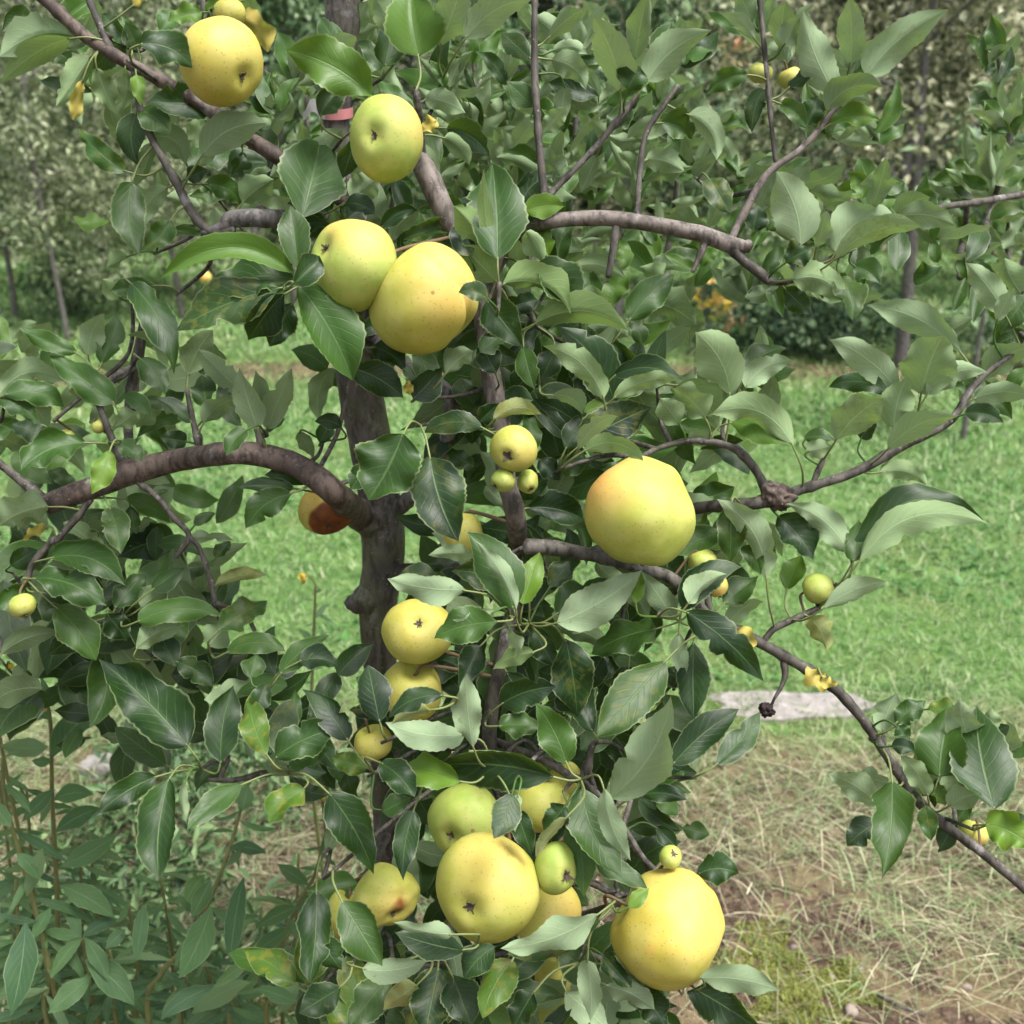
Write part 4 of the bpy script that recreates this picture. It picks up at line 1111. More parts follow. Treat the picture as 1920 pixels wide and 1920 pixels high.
# every leaf: base x y, tip x y, width, side seen (t top, u underside), bow, tone, cm nearer(-) or farther(+)
LEAVES = """
130 65 0 108 60 u -18 n 0|130 72 5 152 46 u -10 l -1|170 105 105 200 46 u 0 g 0|155 150 137 226 28 u 0 y -1|180 128 214 212 44 u 0 g 0|234 138 230 206 30 u 4 g -1|255 140 264 196 25 t 0 l -1
242 82 190 22 42 t 0 n 1|262 82 362 126 56 t 15 d -11|392 192 276 186 68 t 4 d 0|378 22 312 38 32 t 0 g -3|385 18 440 -4 18 t 4 g -2|250 10 280 -14 26 t 0 y 0|440 30 503 98 38 u 14 y 3|455 0 482 44 26 u 6 l 3
60 30 5 60 40 t -8 n 4|120 40 170 0 40 t 0 n 4|230 60 170 130 45 t 5 d 3|300 60 340 20 40 t 0 n 3|260 95 235 40 36 t 0 n 2
379 291 502 231 64 u 20 n -2|283 256 347 308 50 u 22 n 0|262 205 316 246 46 t 4 b 0|255 212 258 312 50 t -10 d 0|235 322 143 238 40 t 6 n 1|283 268 252 350 36 u 6 n 1|246 342 262 478 54 t -12 b 0|315 352 265 426 46 u -14 p 1
320 412 270 466 38 t 6 n 0|322 432 384 440 22 t 4 n 2|410 425 402 388 28 u 0 n 0|384 345 456 384 42 t 12 n 2|455 380 514 336 46 u 4 g 2|350 335 388 317 26 t 0 d 1|455 285 432 330 36 t 6 d 2|345 300 325 240 40 u 0 p 4|430 330 500 300 40 t 6 d 5
567 408 604 256 106 t 0 b -3|560 505 545 382 54 t 0 b -4|551 512 305 520 52 t -52 g -4|551 524 398 566 58 t -24 b -4|522 540 328 618 62 t -8 b -5|551 532 607 478 52 t 0 d -10|560 535 662 712 96 t 10 n -8|532 552 468 640 56 t -6 d -5|548 568 505 650 50 t 0 d -4
245 530 333 692 62 t 12 b 0|268 560 320 622 26 u 4 n 1|290 535 205 545 30 t 0 n 2|240 480 200 500 30 u 0 g 2|225 560 190 520 32 u 0 g 2
143 660 36 613 32 t 4 n 0|215 755 92 663 54 t 0 n 0|-4 742 126 714 46 u 30 p 0|8 740 122 763 40 t 16 n 0|-4 748 74 796 36 t 10 b -1|45 752 92 802 42 u 6 n 1|165 668 196 584 46 u 8 n 1|190 682 220 588 42 t -4 b 1|262 672 308 736 50 t 6 b 0
352 702 400 618 52 u 6 n 1|455 738 370 654 42 u 0 n 0|370 692 436 718 28 t 6 b 0|388 765 378 698 44 t 0 b 0|360 792 292 745 28 t -6 d 0|382 792 448 744 38 u 8 n 0|484 805 450 688 54 u 4 n -1|500 803 548 688 46 u 0 n 0|488 790 482 690 40 u 0 n 1|500 812 536 783 18 t 3 n 0
462 806 424 854 32 t -5 b -4|350 828 300 820 36 t 0 d 1|222 832 266 866 36 t 6 n -3|215 802 262 768 38 u 0 g 0|160 830 38 882 62 t -14 n -2|205 845 172 926 38 t 4 l -5|255 893 320 906 24 u 4 p 2|552 916 447 912 28 t -4 d 0|582 906 497 890 32 t -6 d 1|547 926 460 992 52 t -14 n -1|365 985 405 962 20 t 4 n 1
600 830 625 780 30 t 0 d 2|640 800 590 790 28 t -6 d 1|560 810 590 860 26 u 0 n 2
90 950 -6 988 62 u -8 n -2|85 985 42 1012 22 u 0 y 0|97 1046 234 1098 62 t 25 b -3|62 1085 198 1134 58 t 14 n -3|104 1138 182 1238 62 t 6 n -3|-6 1142 62 1098 52 t 0 n -2|80 1112 165 1138 44 t 8 d -1|205 952 226 1038 46 t 4 b 0|235 935 320 982 34 t 10 n 1|243 950 256 1002 26 t 0 d 1
355 1012 442 1012 20 u 6 w 1|405 1046 432 1014 24 t 0 b 1|405 1096 498 1078 28 u 8 o 1|215 1140 272 1073 44 t 0 b 0|285 1106 345 1063 38 t 0 b 0|265 1140 312 1098 52 u 0 n 1|258 1166 420 1156 46 t 20 n -2|255 1216 346 1172 42 u 10 n -2|408 1182 502 1120 54 t 0 b -2|425 1224 535 1220 42 t 18 n -2|390 1212 424 1172 52 u 0 n -1
525 1264 619 1188 40 t 8 n -2|468 1272 482 1226 40 t 0 n 0|2 1226 112 1184 40 u 10 n -2|352 1398 184 1234 98 t -6 d -6|312 1436 213 1362 52 t 0 b -4|300 1190 330 1250 44 t 0 d 1|200 1150 240 1200 46 t 0 d 1|150 1180 90 1230 44 t 0 d 0|330 1240 400 1290 44 t 8 d 1|20 1060 70 1030 44 t 0 d 1|120 1000 160 1060 40 t 0 d 2
415 1432 438 1284 64 t 8 d -5|500 1416 465 1300 50 t 6 m -5|515 1422 634 1364 60 t 8 n -5|652 1388 568 1288 50 t -6 d -5|455 1470 350 1556 42 t -6 n -5|316 1460 294 1646 80 t -6 b -6|293 1456 180 1530 50 t -8 d -5|572 1480 500 1542 46 t -6 m -5|618 1488 703 1642 74 t 8 d -6|593 1672 580 1846 62 t 4 d -4|552 1846 454 1778 50 t -6 m -4|345 1470 352 1540 18 u -6 p -7
540 1440 620 1400 40 t 0 n -3|480 1330 500 1280 36 t 0 n -2|560 1240 640 1250 40 t 10 d -2|690 1440 620 1420 40 t 0 m -4
785 106 772 -26 90 t 6 g -2|826 86 866 -24 60 u 0 n 0|873 72 1002 -6 52 u 16 n -1|697 182 534 90 72 t -14 g -2|702 197 574 150 42 t -8 b 0|722 124 738 42 52 t 0 b 4|795 186 872 212 42 u 8 n 2|838 240 916 292 44 t 12 d 3|833 258 882 307 36 u 6 g 2|745 60 700 -10 44 u 0 g 3|660 60 690 0 40 u 0 p 4
933 486 922 302 90 t -4 b -4|926 484 903 310 32 u 4 l -2|923 484 847 384 54 u -8 l -2|931 528 864 458 56 u 0 l -2|880 432 755 446 34 t -8 b 1|782 394 734 452 42 u -8 p 2|658 372 714 328 48 u 0 w 1|714 428 782 390 28 t 8 d 0|650 380 705 402 40 t 6 d -1|640 420 690 380 40 t 0 d 2
1020 488 984 428 46 u 0 g 0|1028 480 1000 426 36 t 0 l 1|943 532 1074 588 50 u 26 l -3|998 500 1082 578 62 t 10 b -1|1003 607 1184 617 46 u 28 l -2|1070 502 1174 523 36 u 16 g 1|1078 567 1148 560 28 u 6 g 1|913 563 982 652 62 t 0 d -2|1180 600 1268 510 54 t 6 n 1|984 396 1058 387 38 t 6 l 0|985 412 1030 400 30 t 4 d 1|915 560 860 545 34 t -6 d -11|960 575 1010 560 30 t 0 d 1
1163 172 1112 24 62 u -8 n -1|1190 112 1212 -18 52 u 0 n 0|1213 152 1332 52 62 u 12 n -1|1178 168 1198 122 52 t 0 n -3|1036 96 1102 102 32 u 12 p 1|1034 112 1100 168 46 u 14 n 0|1028 72 1096 14 42 u 4 n 1|1225 120 1260 40 40 t 0 b 2|1060 160 1050 230 34 u 0 n 1|1000 200 950 150 40 t 0 n 1|1020 250 1060 200 40 u 0 g 1|995 110 940 60 40 t 0 b 1|1005 300 1050 330 40 u 6 n 1|1180 200 1140 250 40 t 0 b 1|1240 230 1300 260 44 t 8 n 1|1210 300 1280 320 40 u 8 n 1|1120 290 1090 360 40 u 0 n 2
1415 72 1348 20 28 u -8 p 0|1410 42 1384 -18 42 u 0 n 1|1462 92 1470 -2 44 u 0 n 0|1470 86 1498 28 36 u 0 n -1|1560 168 1502 18 64 u 6 p 0|1593 122 1588 -14 46 u -6 p 1|1624 142 1779 18 64 u 14 p -1|1549 206 1660 158 46 u 18 n -1|1554 234 1650 225 36 t 12 g 0|1575 198 1634 190 32 u 8 p 1|1478 166 1547 130 26 t 8 d 0|1464 195 1512 238 32 t 6 n 0|1512 236 1536 178 42 t 0 n 0|1432 165 1410 248 38 t -6 d 0|1402 140 1326 176 32 t -10 n 0
1290 215 1346 302 44 u 18 p 1|1330 335 1367 396 46 t 0 b 3|1500 460 1448 322 88 u -16 w -2|1530 466 1552 394 36 u 0 p 0|1568 474 1682 408 60 u 28 p -1|1566 486 1730 424 48 u 24 g -2|1636 388 1668 290 38 u 0 n 2|1412 432 1422 384 46 t 0 d 0|1414 462 1434 424 34 t 0 n 0|1486 524 1587 572 52 u 24 g -1|1574 520 1602 594 52 t 6 b 0|1474 492 1527 460 38 t 0 d -2|1680 406 1797 426 42 u 12 n 1|1680 402 1745 368 40 u 6 n 2|1470 540 1520 590 40 t 0 d 2|1440 430 1470 400 30 t 0 n 2|1600 500 1650 530 40 t 6 b 2
1802 662 1624 572 52 u -20 p 0|1886 592 1806 488 46 u -6 p 0|1868 602 1902 538 26 u 0 w -1|1925 555 1876 625 46 t 0 b 0|1920 620 1860 650 40 t 0 d 1
1368 740 1299 620 78 u -16 g -1|1398 726 1488 674 44 u 14 p 0|1396 706 1476 652 42 t 14 b 1|1486 834 1328 776 62 u -36 g -2|1270 722 1338 782 56 u 12 g -1|1665 737 1553 725 36 t -16 d 0|1567 826 1657 744 78 u 8 g -1|1675 802 1702 704 64 u 6 g 0|1665 842 1797 778 44 u 16 g -2|1727 738 1768 624 92 u 4 g 0|1738 738 1852 698 42 u 20 p -1|1825 748 1934 742 42 u 10 n 0|1848 697 1932 648 52 u 6 g 0|1810 776 1882 792 36 t 8 d -1|1682 732 1553 634 54 u -12 p 0|1613 822 1642 786 32 t 0 d 1|1508 822 1567 826 28 t 6 b 0|1512 846 1560 836 32 u 0 n 0|1650 886 1740 910 34 u 14 g 0
1612 1052 1852 984 60 u 52 g -3|1604 1046 1858 982 62 t 78 d -1|1600 1052 1612 972 38 t 0 b -2|1592 1036 1470 942 46 u -18 p -1|1458 968 1527 1048 62 t 6 d 0|1436 1082 1342 934 60 u -24 p -2|1370 944 1371 1058 52 t 0 n -1|1395 978 1427 1078 44 t 0 b 1|1474 1106 1502 1038 46 t 0 g 1|1543 1142 1662 1088 44 u 8 p -3|1514 1154 1552 1220 44 u 6 o 0|1364 1172 1432 1124 30 u 8 g 0|1287 1147 1432 1278 64 t 10 d -5|1300 1205 1300 1348 56 t 0 d -3|1246 1240 1121 1381 78 t 0 b -4|1230 1180 1108 1226 56 t -8 b -2|1045 1168 1204 1068 68 u -10 w -4|1190 1130 1203 1072 26 t 0 l -5|1266 1162 1200 1068 44 u 0 n -2
1282 1144 1394 1059 58 t 26 d -3|1292 1132 1362 1076 40 u 12 p -5|1252 1058 1230 1112 44 t 0 d 2|1356 1132 1422 1078 48 t 0 b 0|1272 1186 1287 1278 28 u -4 p -3|1290 1288 1244 1254 30 t 0 d -2|1145 1497 1262 1302 88 u -22 w -6|1262 1432 1388 1328 58 t 8 d -4|1343 1434 1427 1332 44 t -6 b -5|1330 1090 1290 1060 36 t 0 d 2|1230 1290 1200 1340 36 t 0 m -2|1420 990 1450 1060 36 t 0 d 2
755 814 690 937 104 t 6 n -10|806 856 856 1013 102 t -6 d -9|690 870 658 918 42 t 0 d -6|905 802 794 812 42 t -16 d -4|660 690 757 746 62 t 8 d -6|775 748 832 688 52 t 0 d -3|835 702 888 658 46 u 6 n -3|898 792 934 756 36 t 0 d -2|925 786 1017 776 36 u 16 o -3|930 770 1000 750 44 t 10 d -1|980 650 1000 728 40 t 0 b -2|1132 746 1016 644 48 u -20 g -2|1152 757 1046 612 78 t -20 d 0|1150 747 1277 710 30 u 14 g -2|1150 705 1280 713 42 t 20 d -1|1322 782 1260 724 54 u -4 g -1|1275 797 1238 746 44 u 0 g 0|1085 842 1162 775 36 u 12 p -3|1090 832 1224 764 78 t 6 d -2|1094 846 1207 864 36 u 24 l -10|1035 742 1092 778 38 u 15 p -1|1095 772 1157 764 27 t 5 g 0|1060 842 1097 774 42 t 0 d 0|1290 826 1342 832 30 u 6 g 0|1368 792 1478 832 50 t 8 g 0|1000 690 960 740 46 t 0 d 0|1040 660 1010 720 44 t 0 d 1|1110 700 1140 760 50 t 0 d 1
988 952 1097 976 62 t 10 d 0|1050 882 1112 868 42 t 6 b 1|1010 860 1050 900 40 t 0 d 1|962 1142 878 994 78 t -14 n -7|968 1142 892 1014 30 u -10 p -9|980 1132 1012 1034 44 t 0 l -6|960 1092 846 1070 62 t -6 d -3|872 1106 726 1084 52 u 8 w -8|892 1042 804 1040 27 u -4 p -5|926 1146 848 1162 26 u 8 w -9|932 1166 812 1196 64 t -8 n -9|1044 1152 1163 1088 62 t 10 b -3|1030 1102 1072 1048 44 t 0 d -1|1060 1198 1082 1344 74 t 4 d -4|1002 1224 922 1252 38 u -6 l -6|954 1180 972 1232 26 u 4 w -7|1000 1180 1040 1250 50 t 0 d -1|1020 1080 960 1050 40 t 0 d 0|900 1210 860 1290 50 t 0 d -3|950 1260 990 1330 54 t 0 d -2|1130 1230 1090 1300 50 t 0 d 0|1180 1250 1160 1320 50 t 0 d 0
712 1354 690 1246 62 t 0 d -7|832 1304 728 1346 38 t -14 d -12|804 1332 734 1357 26 u -6 o -11|887 1402 874 1260 50 u 4 w -8|872 1377 722 1354 52 u 12 w -8|1037 1457 823 1438 88 t -14 d -9|862 1467 750 1440 58 t -6 l -8|1062 1432 1003 1318 64 t -8 n -7|940 1320 1042 1288 60 t 8 d -3|935 1362 1012 1364 38 t 4 b -4|1112 1372 1048 1268 62 t 0 d -4|1092 1478 1172 1642 84 t -18 b -8|1134 1480 1183 1612 38 u -12 w -10|1203 1490 1288 1500 32 t 8 d -4|714 1430 777 1492 52 t 6 d -8|776 1518 755 1652 46 t -6 d -7|718 1522 772 1494 36 t 0 n -6|960 1488 926 1572 52 t 4 d -13|972 1490 966 1560 22 u -4 p -12|968 1518 997 1602 36 t 0 d -9|1062 1534 1004 1606 24 u -6 o -12|1075 1538 1092 1682 58 t 8 n -7|1118 1620 1217 1667 38 t 6 b -8|1178 1702 1217 1664 26 t 0 l -11|1060 1510 1020 1560 44 t 0 d -8
640 1688 717 1812 74 t 0 n -12|848 1752 738 1724 32 u 8 w -12|872 1782 742 1748 54 t 4 d -11|1122 1714 938 1776 50 u 16 w -12|1128 1722 950 1790 50 t 18 d -10|680 1816 802 1798 42 u -12 w -9|926 1774 868 1834 56 t -4 d -9|962 1800 903 1908 62 t -6 m -9|822 1814 798 1935 82 t 0 d -8|848 1828 884 1925 72 t 0 d -7|782 1848 718 1892 40 u 0 o -8|1100 1800 1107 1915 42 u 4 w -8|1138 1848 1228 1892 52 u 6 w -7|1130 1788 1184 1852 46 t 0 d -6|1312 1834 1462 1856 48 u 8 w -8|1288 1848 1424 1935 74 t 6 d -7|1308 1640 1387 1640 54 t 12 d -6|640 1850 560 1900 56 t 0 d -7|730 1830 650 1930 60 t 0 n -7|600 1760 640 1820 50 t 0 d -4|1000 1860 960 1930 50 t 0 d -6|1200 1850 1250 1925 56 t 0 d -6|1060 1860 1140 1930 54 u 0 w -6|1230 1550 1270 1590 34 t 0 d -2|1190 1440 1230 1520 40 t 0 d 0
1673 1464 1655 1648 80 t 6 b -5|1650 1512 1553 1448 46 u -6 w -3|1666 1470 1573 1454 36 u -4 w -2|1650 1540 1588 1586 48 t -4 d -2|1735 1510 1746 1577 34 t 0 n -2|1740 1492 1688 1414 37 u -6 g -2|1672 1400 1717 1412 28 t 6 d -2|1762 1456 1786 1318 82 t 4 n -3|1832 1422 1798 1312 62 u 6 w 0|1865 1517 1828 1318 108 t 6 b -4|1848 1546 1938 1592 72 t 10 l -5|1780 1512 1842 1488 42 u 6 p -2|1755 1472 1772 1512 32 t 0 g -2|1680 1357 1737 1313 42 t 4 b -1|1655 1372 1682 1298 46 u 4 w 0|1684 1362 1706 1390 28 t 0 n -2|1790 1540 1760 1600 36 t 0 d 0
600 218 652 158 42 t 6 b -2|612 132 668 66 46 u 6 p 1|668 255 642 335 38 t 0 d -2|596 300 640 240 40 u 0 n 2|640 100 600 30 40 t 0 n 2|700 650 760 690 50 t 6 d -3|930 700 900 640 44 t 0 d -3|900 660 950 620 40 t 0 n -3|880 480 850 420 40 t 0 d -2|820 226 790 248 30 t 0 y -2|1556 1282 1514 1248 34 t 10 y -3|1540 1266 1572 1280 20 u -8 y -4|1378 1182 1402 1224 34 u 8 y -4|762 715 770 742 18 u 0 y -4|1740 1330 1800 1340 40 t 4 m 2
"""
def parse_leaves(txt):
    for ln in txt.strip().splitlines():
        for q in ln.split('|'):
            s = q.split()
            yield [float(v) for v in s[:5]] + [s[5], float(s[6]), s[7], float(s[8])]
LRS = random.Random(5)
LEAFREC = []
for (bx, by, tx, ty, w, sd, sag, ti, dy) in parse_leaves(LEAVES):
    wv = 0.3 if ti == 'y' else None
    V, F, UV, col, P0, D0, N0, L = trace_leaf(bx, by, tx, ty, w, sd, sag, ti, dy + LRS.uniform(-0.8, 0.8), 24, 4, wv, LRS)
    end = P0 - D0 * min(0.028, L * 0.35) + np.array([0, 0.008, -0.004])
    LEAFREC.append([V, F, UV, col, P0, D0, N0, L, ti, end])
# leaf stalks run back to the nearest wood, or meet at a fruiting spur that does
SE = np.array([r[9] for r in LEAFREC])
tgt_of = [None] * len(SE)
for i in range(len(SE)):
    dist = np.linalg.norm(BP - SE[i], axis=1); j = int(np.argmin(dist))
    if dist[j] < 0.032: tgt_of[i] = BP[j]
for i in range(len(SE)):
    if tgt_of[i] is not None: continue
    near_i = [k for k in range(len(SE)) if tgt_of[k] is None and np.linalg.norm(SE[k] - SE[i]) < 0.042]
    hub = SE[near_i].mean(0) + np.array([0, 0.012, -0.006])
    dist = np.linalg.norm(BP - hub, axis=1); j = int(np.argmin(dist))
    for k in near_i: tgt_of[k] = hub
    wood = BP[j]
    if dist[j] < 0.06: C = catmull([wood, 0.5 * (hub + wood) + np.array([0, 0.02, -0.008]), hub], 6)
    else: C = catmull([wood, 0.6 * wood + 0.4 * hub + np.array([0, 0.05, -0.01]), hub + nz(hub - CAM) * 0.05, hub], 6)
    C = clear_of_apples(C, 1.12)
    V, F = tube(C, np.linspace(0.0022, 0.0012, len(C)), 7, 0.15, i * 1.7)
    mesh_obj('spur', V, F, M_BARK_TWIG, apple_tree)
areas = [np.ptp(r[0][:, 0]) * np.ptp(r[0][:, 2]) + 0.3 * r[7] ** 2 for r in LEAFREC]
rank = np.argsort(np.argsort(-np.array(areas)))     # the 300 that show largest are parts of their own
SMALL = []
for i, (V, F, UV, col, P0, D0, N0, L, ti, end) in enumerate(LEAFREC):
    tg = tgt_of[i]
    gap = np.linalg.norm(tg - P0)
    C = catmull([P0 + D0 * 0.002, P0 - D0 * gap * 0.22 + 0.28 * (tg - P0), tg], 5)
    C = clear_of_apples(C)
    if rank[i] >= 300 and ti != 'y':
        Vp, Fp = tube(C, np.linspace(0.0007, 0.0010, len(C)), 6, cap=False)
        SMALL.append((np.vstack([V, Vp]), np.vstack([F, np.array(Fp) + len(V)]), np.vstack([UV, np.zeros((len(Vp), 3))]), col))
        continue
    Vp, Fp = tube(C, np.linspace(0.0007, 0.0010, len(C)), 6)
    n1 = len(V)
    Fq = [tuple(int(k) for k in f) for f in F] + [tuple(int(k) + n1 for k in f) for f in Fp]
    attr = np.tile(np.array(col), (n1 + len(Vp), 1))
    o = mesh_obj('leaf', np.vstack([V, Vp]), Fq, [M_LEAF, M_PETIOLE], apple_tree, attrs={'tint': attr}, uv=np.vstack([UV, np.zeros((len(Vp), 3))]),
                 mat_idx=[0] * len(F) + [1] * len(Fp))
    if ti == 'y': o['label'] = 'shrivelled yellow leaf'
leaf_i = len(LEAFREC)

# the leaves behind, too many and too small to tell apart
FR = random.Random(21)
PV = []; PF = []; PU = []; PC = []; nv0 = 0
def push(V, F, UV, col):
    global nv0
    PV.append(V); PF.append(F + nv0); PU.append(UV); PC.append(np.tile(np.array(col), (len(V), 1))); nv0 += len(V)
def filler(x, y, Yabs, Lp, upb=0.0, toneset='ndb', ratio=0.46, pu=0.4, ang=None):
    a = FR.uniform(0, 6.283) if ang is None else ang
    dx, dy = math.cos(a), math.sin(a) - upb
    k = Lp / math.hypot(dx, dy) * FR.uniform(0.7, 1.2)
    s = 'u' if FR.random() < pu else 't'
    ti = FR.choice(toneset)
    if s == 'u' and ti == 'd': ti = 'n'
    up = y < 560
    V, F, UV, col, *_ = trace_leaf(x, y, x + dx * k, y + dy * k, Lp * ratio * FR.uniform(0.7, 1.1), s, FR.uniform(-0.16, 0.16) * Lp, ti, 0, 12, 2, FR.uniform(.05, .22) if up else None, FR, Yabs, FR.uniform(.35, 1.0) if up else None)
    push(V, F, UV, col)
for rec in SMALL: push(*rec)
for (x0, y0, x1, y1, Y0) in REAR:                    # rear shoots, leaves all along
    ln = math.hypot(x1 - x0, y1 - y0)
    for i in range(int(ln / 8.5)):
        f = FR.uniform(0, 1.02)
        filler(x0 + (x1 - x0) * f + FR.uniform(-8, 8), y0 + (y1 - y0) * f, Y0 + FR.uniform(-.03, .05), FR.uniform(50, 86), 0.95, 'npppddb', 0.31, 0.62)
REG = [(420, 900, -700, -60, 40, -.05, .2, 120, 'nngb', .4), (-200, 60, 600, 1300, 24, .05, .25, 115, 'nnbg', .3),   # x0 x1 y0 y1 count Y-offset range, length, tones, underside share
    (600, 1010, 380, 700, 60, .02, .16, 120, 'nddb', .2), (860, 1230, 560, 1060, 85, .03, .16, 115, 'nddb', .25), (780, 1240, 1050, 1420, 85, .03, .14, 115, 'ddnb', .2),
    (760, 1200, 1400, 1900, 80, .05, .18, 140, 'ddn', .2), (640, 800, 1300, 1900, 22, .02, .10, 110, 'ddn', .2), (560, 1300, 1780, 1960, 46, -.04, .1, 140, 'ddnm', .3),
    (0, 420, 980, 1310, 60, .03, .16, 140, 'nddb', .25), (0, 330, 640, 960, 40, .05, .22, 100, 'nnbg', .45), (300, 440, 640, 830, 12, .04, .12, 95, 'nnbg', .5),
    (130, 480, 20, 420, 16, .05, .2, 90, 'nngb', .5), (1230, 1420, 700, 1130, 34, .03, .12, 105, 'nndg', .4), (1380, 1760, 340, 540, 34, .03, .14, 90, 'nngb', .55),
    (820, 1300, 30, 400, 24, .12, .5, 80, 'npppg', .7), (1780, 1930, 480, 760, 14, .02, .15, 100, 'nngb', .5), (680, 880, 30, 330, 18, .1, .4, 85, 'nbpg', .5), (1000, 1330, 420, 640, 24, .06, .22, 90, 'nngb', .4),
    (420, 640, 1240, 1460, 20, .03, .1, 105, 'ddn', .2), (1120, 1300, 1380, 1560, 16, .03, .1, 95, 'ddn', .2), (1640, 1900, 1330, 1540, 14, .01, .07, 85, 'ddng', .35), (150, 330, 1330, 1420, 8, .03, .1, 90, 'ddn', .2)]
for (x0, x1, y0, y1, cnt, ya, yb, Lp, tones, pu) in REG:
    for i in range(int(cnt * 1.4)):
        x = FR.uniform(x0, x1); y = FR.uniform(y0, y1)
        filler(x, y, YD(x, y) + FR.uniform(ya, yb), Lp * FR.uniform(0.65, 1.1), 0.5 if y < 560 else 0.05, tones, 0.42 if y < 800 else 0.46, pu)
ROS = [(1000, 60), (955, 160), (1085, 90), (1130, 190), (1060, 240), (900, 140), (880, 250), (945, 300), (1110, 330), (1235, 200), (1275, 125), (1200, 330), (1290, 330), (1425, 60), (1480, 110), (1605, 130), (1560, 255), (1640, 260), (1690, 420),
       (1760, 450), (1550, 455), (1850, 120), (1890, 250), (1860, 345), (1820, 520), (660, 120), (720, 70), (520, 215), (560, 160), (180, 170), (120, 90), (1500, 560), (1400, 560), (1580, 560), (625, 340), (840, 170), (820, 330), (980, 200), (1030, 340), (1180, 260), (1340, 230), (1380, 330)]
for (x, y) in ROS:                                   # leaf rosettes on the upper spurs
    Y0 = YD(x, y) + FR.uniform(0.03, 0.30)
    for q in range(FR.randint(6, 9)):
        filler(x + FR.uniform(-10, 10), y + FR.uniform(-10, 10), Y0 + FR.uniform(-.015, .015), FR.uniform(62, 108), 0.0, 'npppppd', 0.30, 0.66, -math.pi / 2 + FR.uniform(-1.35, 1.35))
lv = mesh_obj('leaves', np.concatenate(PV), np.concatenate(PF), M_LEAF, apple_tree, attrs={'tint': np.concatenate(PC)}, uv=np.concatenate(PU))
lv['kind'] = 'stuff'
print('traced leaves', leaf_i, 'filler', len(PV))
# shrivelled black fruitlet dangling on the right
o = knob(1437, 1331, 13, YD(1437, 1331), M_MUMMY, 'dried_fruitlet', 4.0, (1, 1, .9), 0.5)
o.parent = None; o.location = tree_base
tag(o, 'shrivelled black fruitlet dangling above the stone slab', 'fruitlet')
V, F = tube(catmull([at(1452, 1310, YD(1452, 1310)), at(1446, 1322, YD(1446, 1322)), at(1437, 1331, YD(1437, 1331))], 4), np.full(9, 0.0012), 6)
s_ = mesh_obj('stalk', V, F, M_MUMMY, o)

# ================================================================== red and white tape round the upper trunk
m_tape, nt = new_mat('barrier_tape'); b = NB(nt)
aa = b.n('ShaderNodeAttribute', attribute_name='red')
cc = b.mix(aa.outputs['Fac'], (0.62, 0.60, 0.62), (0.50, 0.19, 0.20))
b.out(b.principled(cc, 0.4, 0.5, b.bump(b.noise(b.pos(), 140.0, 2), 0.2, 0.001)).outputs[0])
c0 = at(630, 210, TY); rt = 28 * depth_at(630, 210, TY) / FPX
Vt = []; Ft = []; At = []
n = 40
for i in range(n + 1):
    a = -math.pi * 0.98 + 2.1 * math.pi * i / n
    r = rt * (1.06 + 0.03 * math.sin(a * 5) + 0.003 * i)
    for k, z in enumerate((-0.004, 0.0, 0.004)):
        Vt.append(c0 + np.array([r * math.cos(a), r * math.sin(a), z + 0.0025 * math.sin(a)])); At.append(1.0 if math.cos(a) > -0.62 else 0.0)
for i in range(n):
    for k in range(2):
        a = i * 3 + k; Ft.append((a, a + 3, a + 4, a + 1))
tape = mesh_obj('barrier_tape', Vt, Ft, m_tape, origin=c0, attrs={'red': np.array(At)})
tag(tape, 'red and white plastic tape tied round the upper trunk', 'tape')
e0 = c0 + np.array([-rt * 1.1, -0.004, 0.002])
Ve = []; 
for i in range(6):
    f = i / 5
    q = e0 + np.array([-0.014 * f, -0.004 * math.sin(f * 4), -0.002 * f + 0.004 * math.sin(f * 5)])
    Ve += [q + np.array([0, 0, 0.006 * (1 - .5 * f)]), q + np.array([0, 0.001, -0.006 * (1 - .6 * f)])]
mesh_obj('loose_end', Ve, [(2 * i, 2 * i + 2, 2 * i + 3, 2 * i + 1) for i in range(5)], m_tape, tape, attrs={'red': np.zeros(12)})

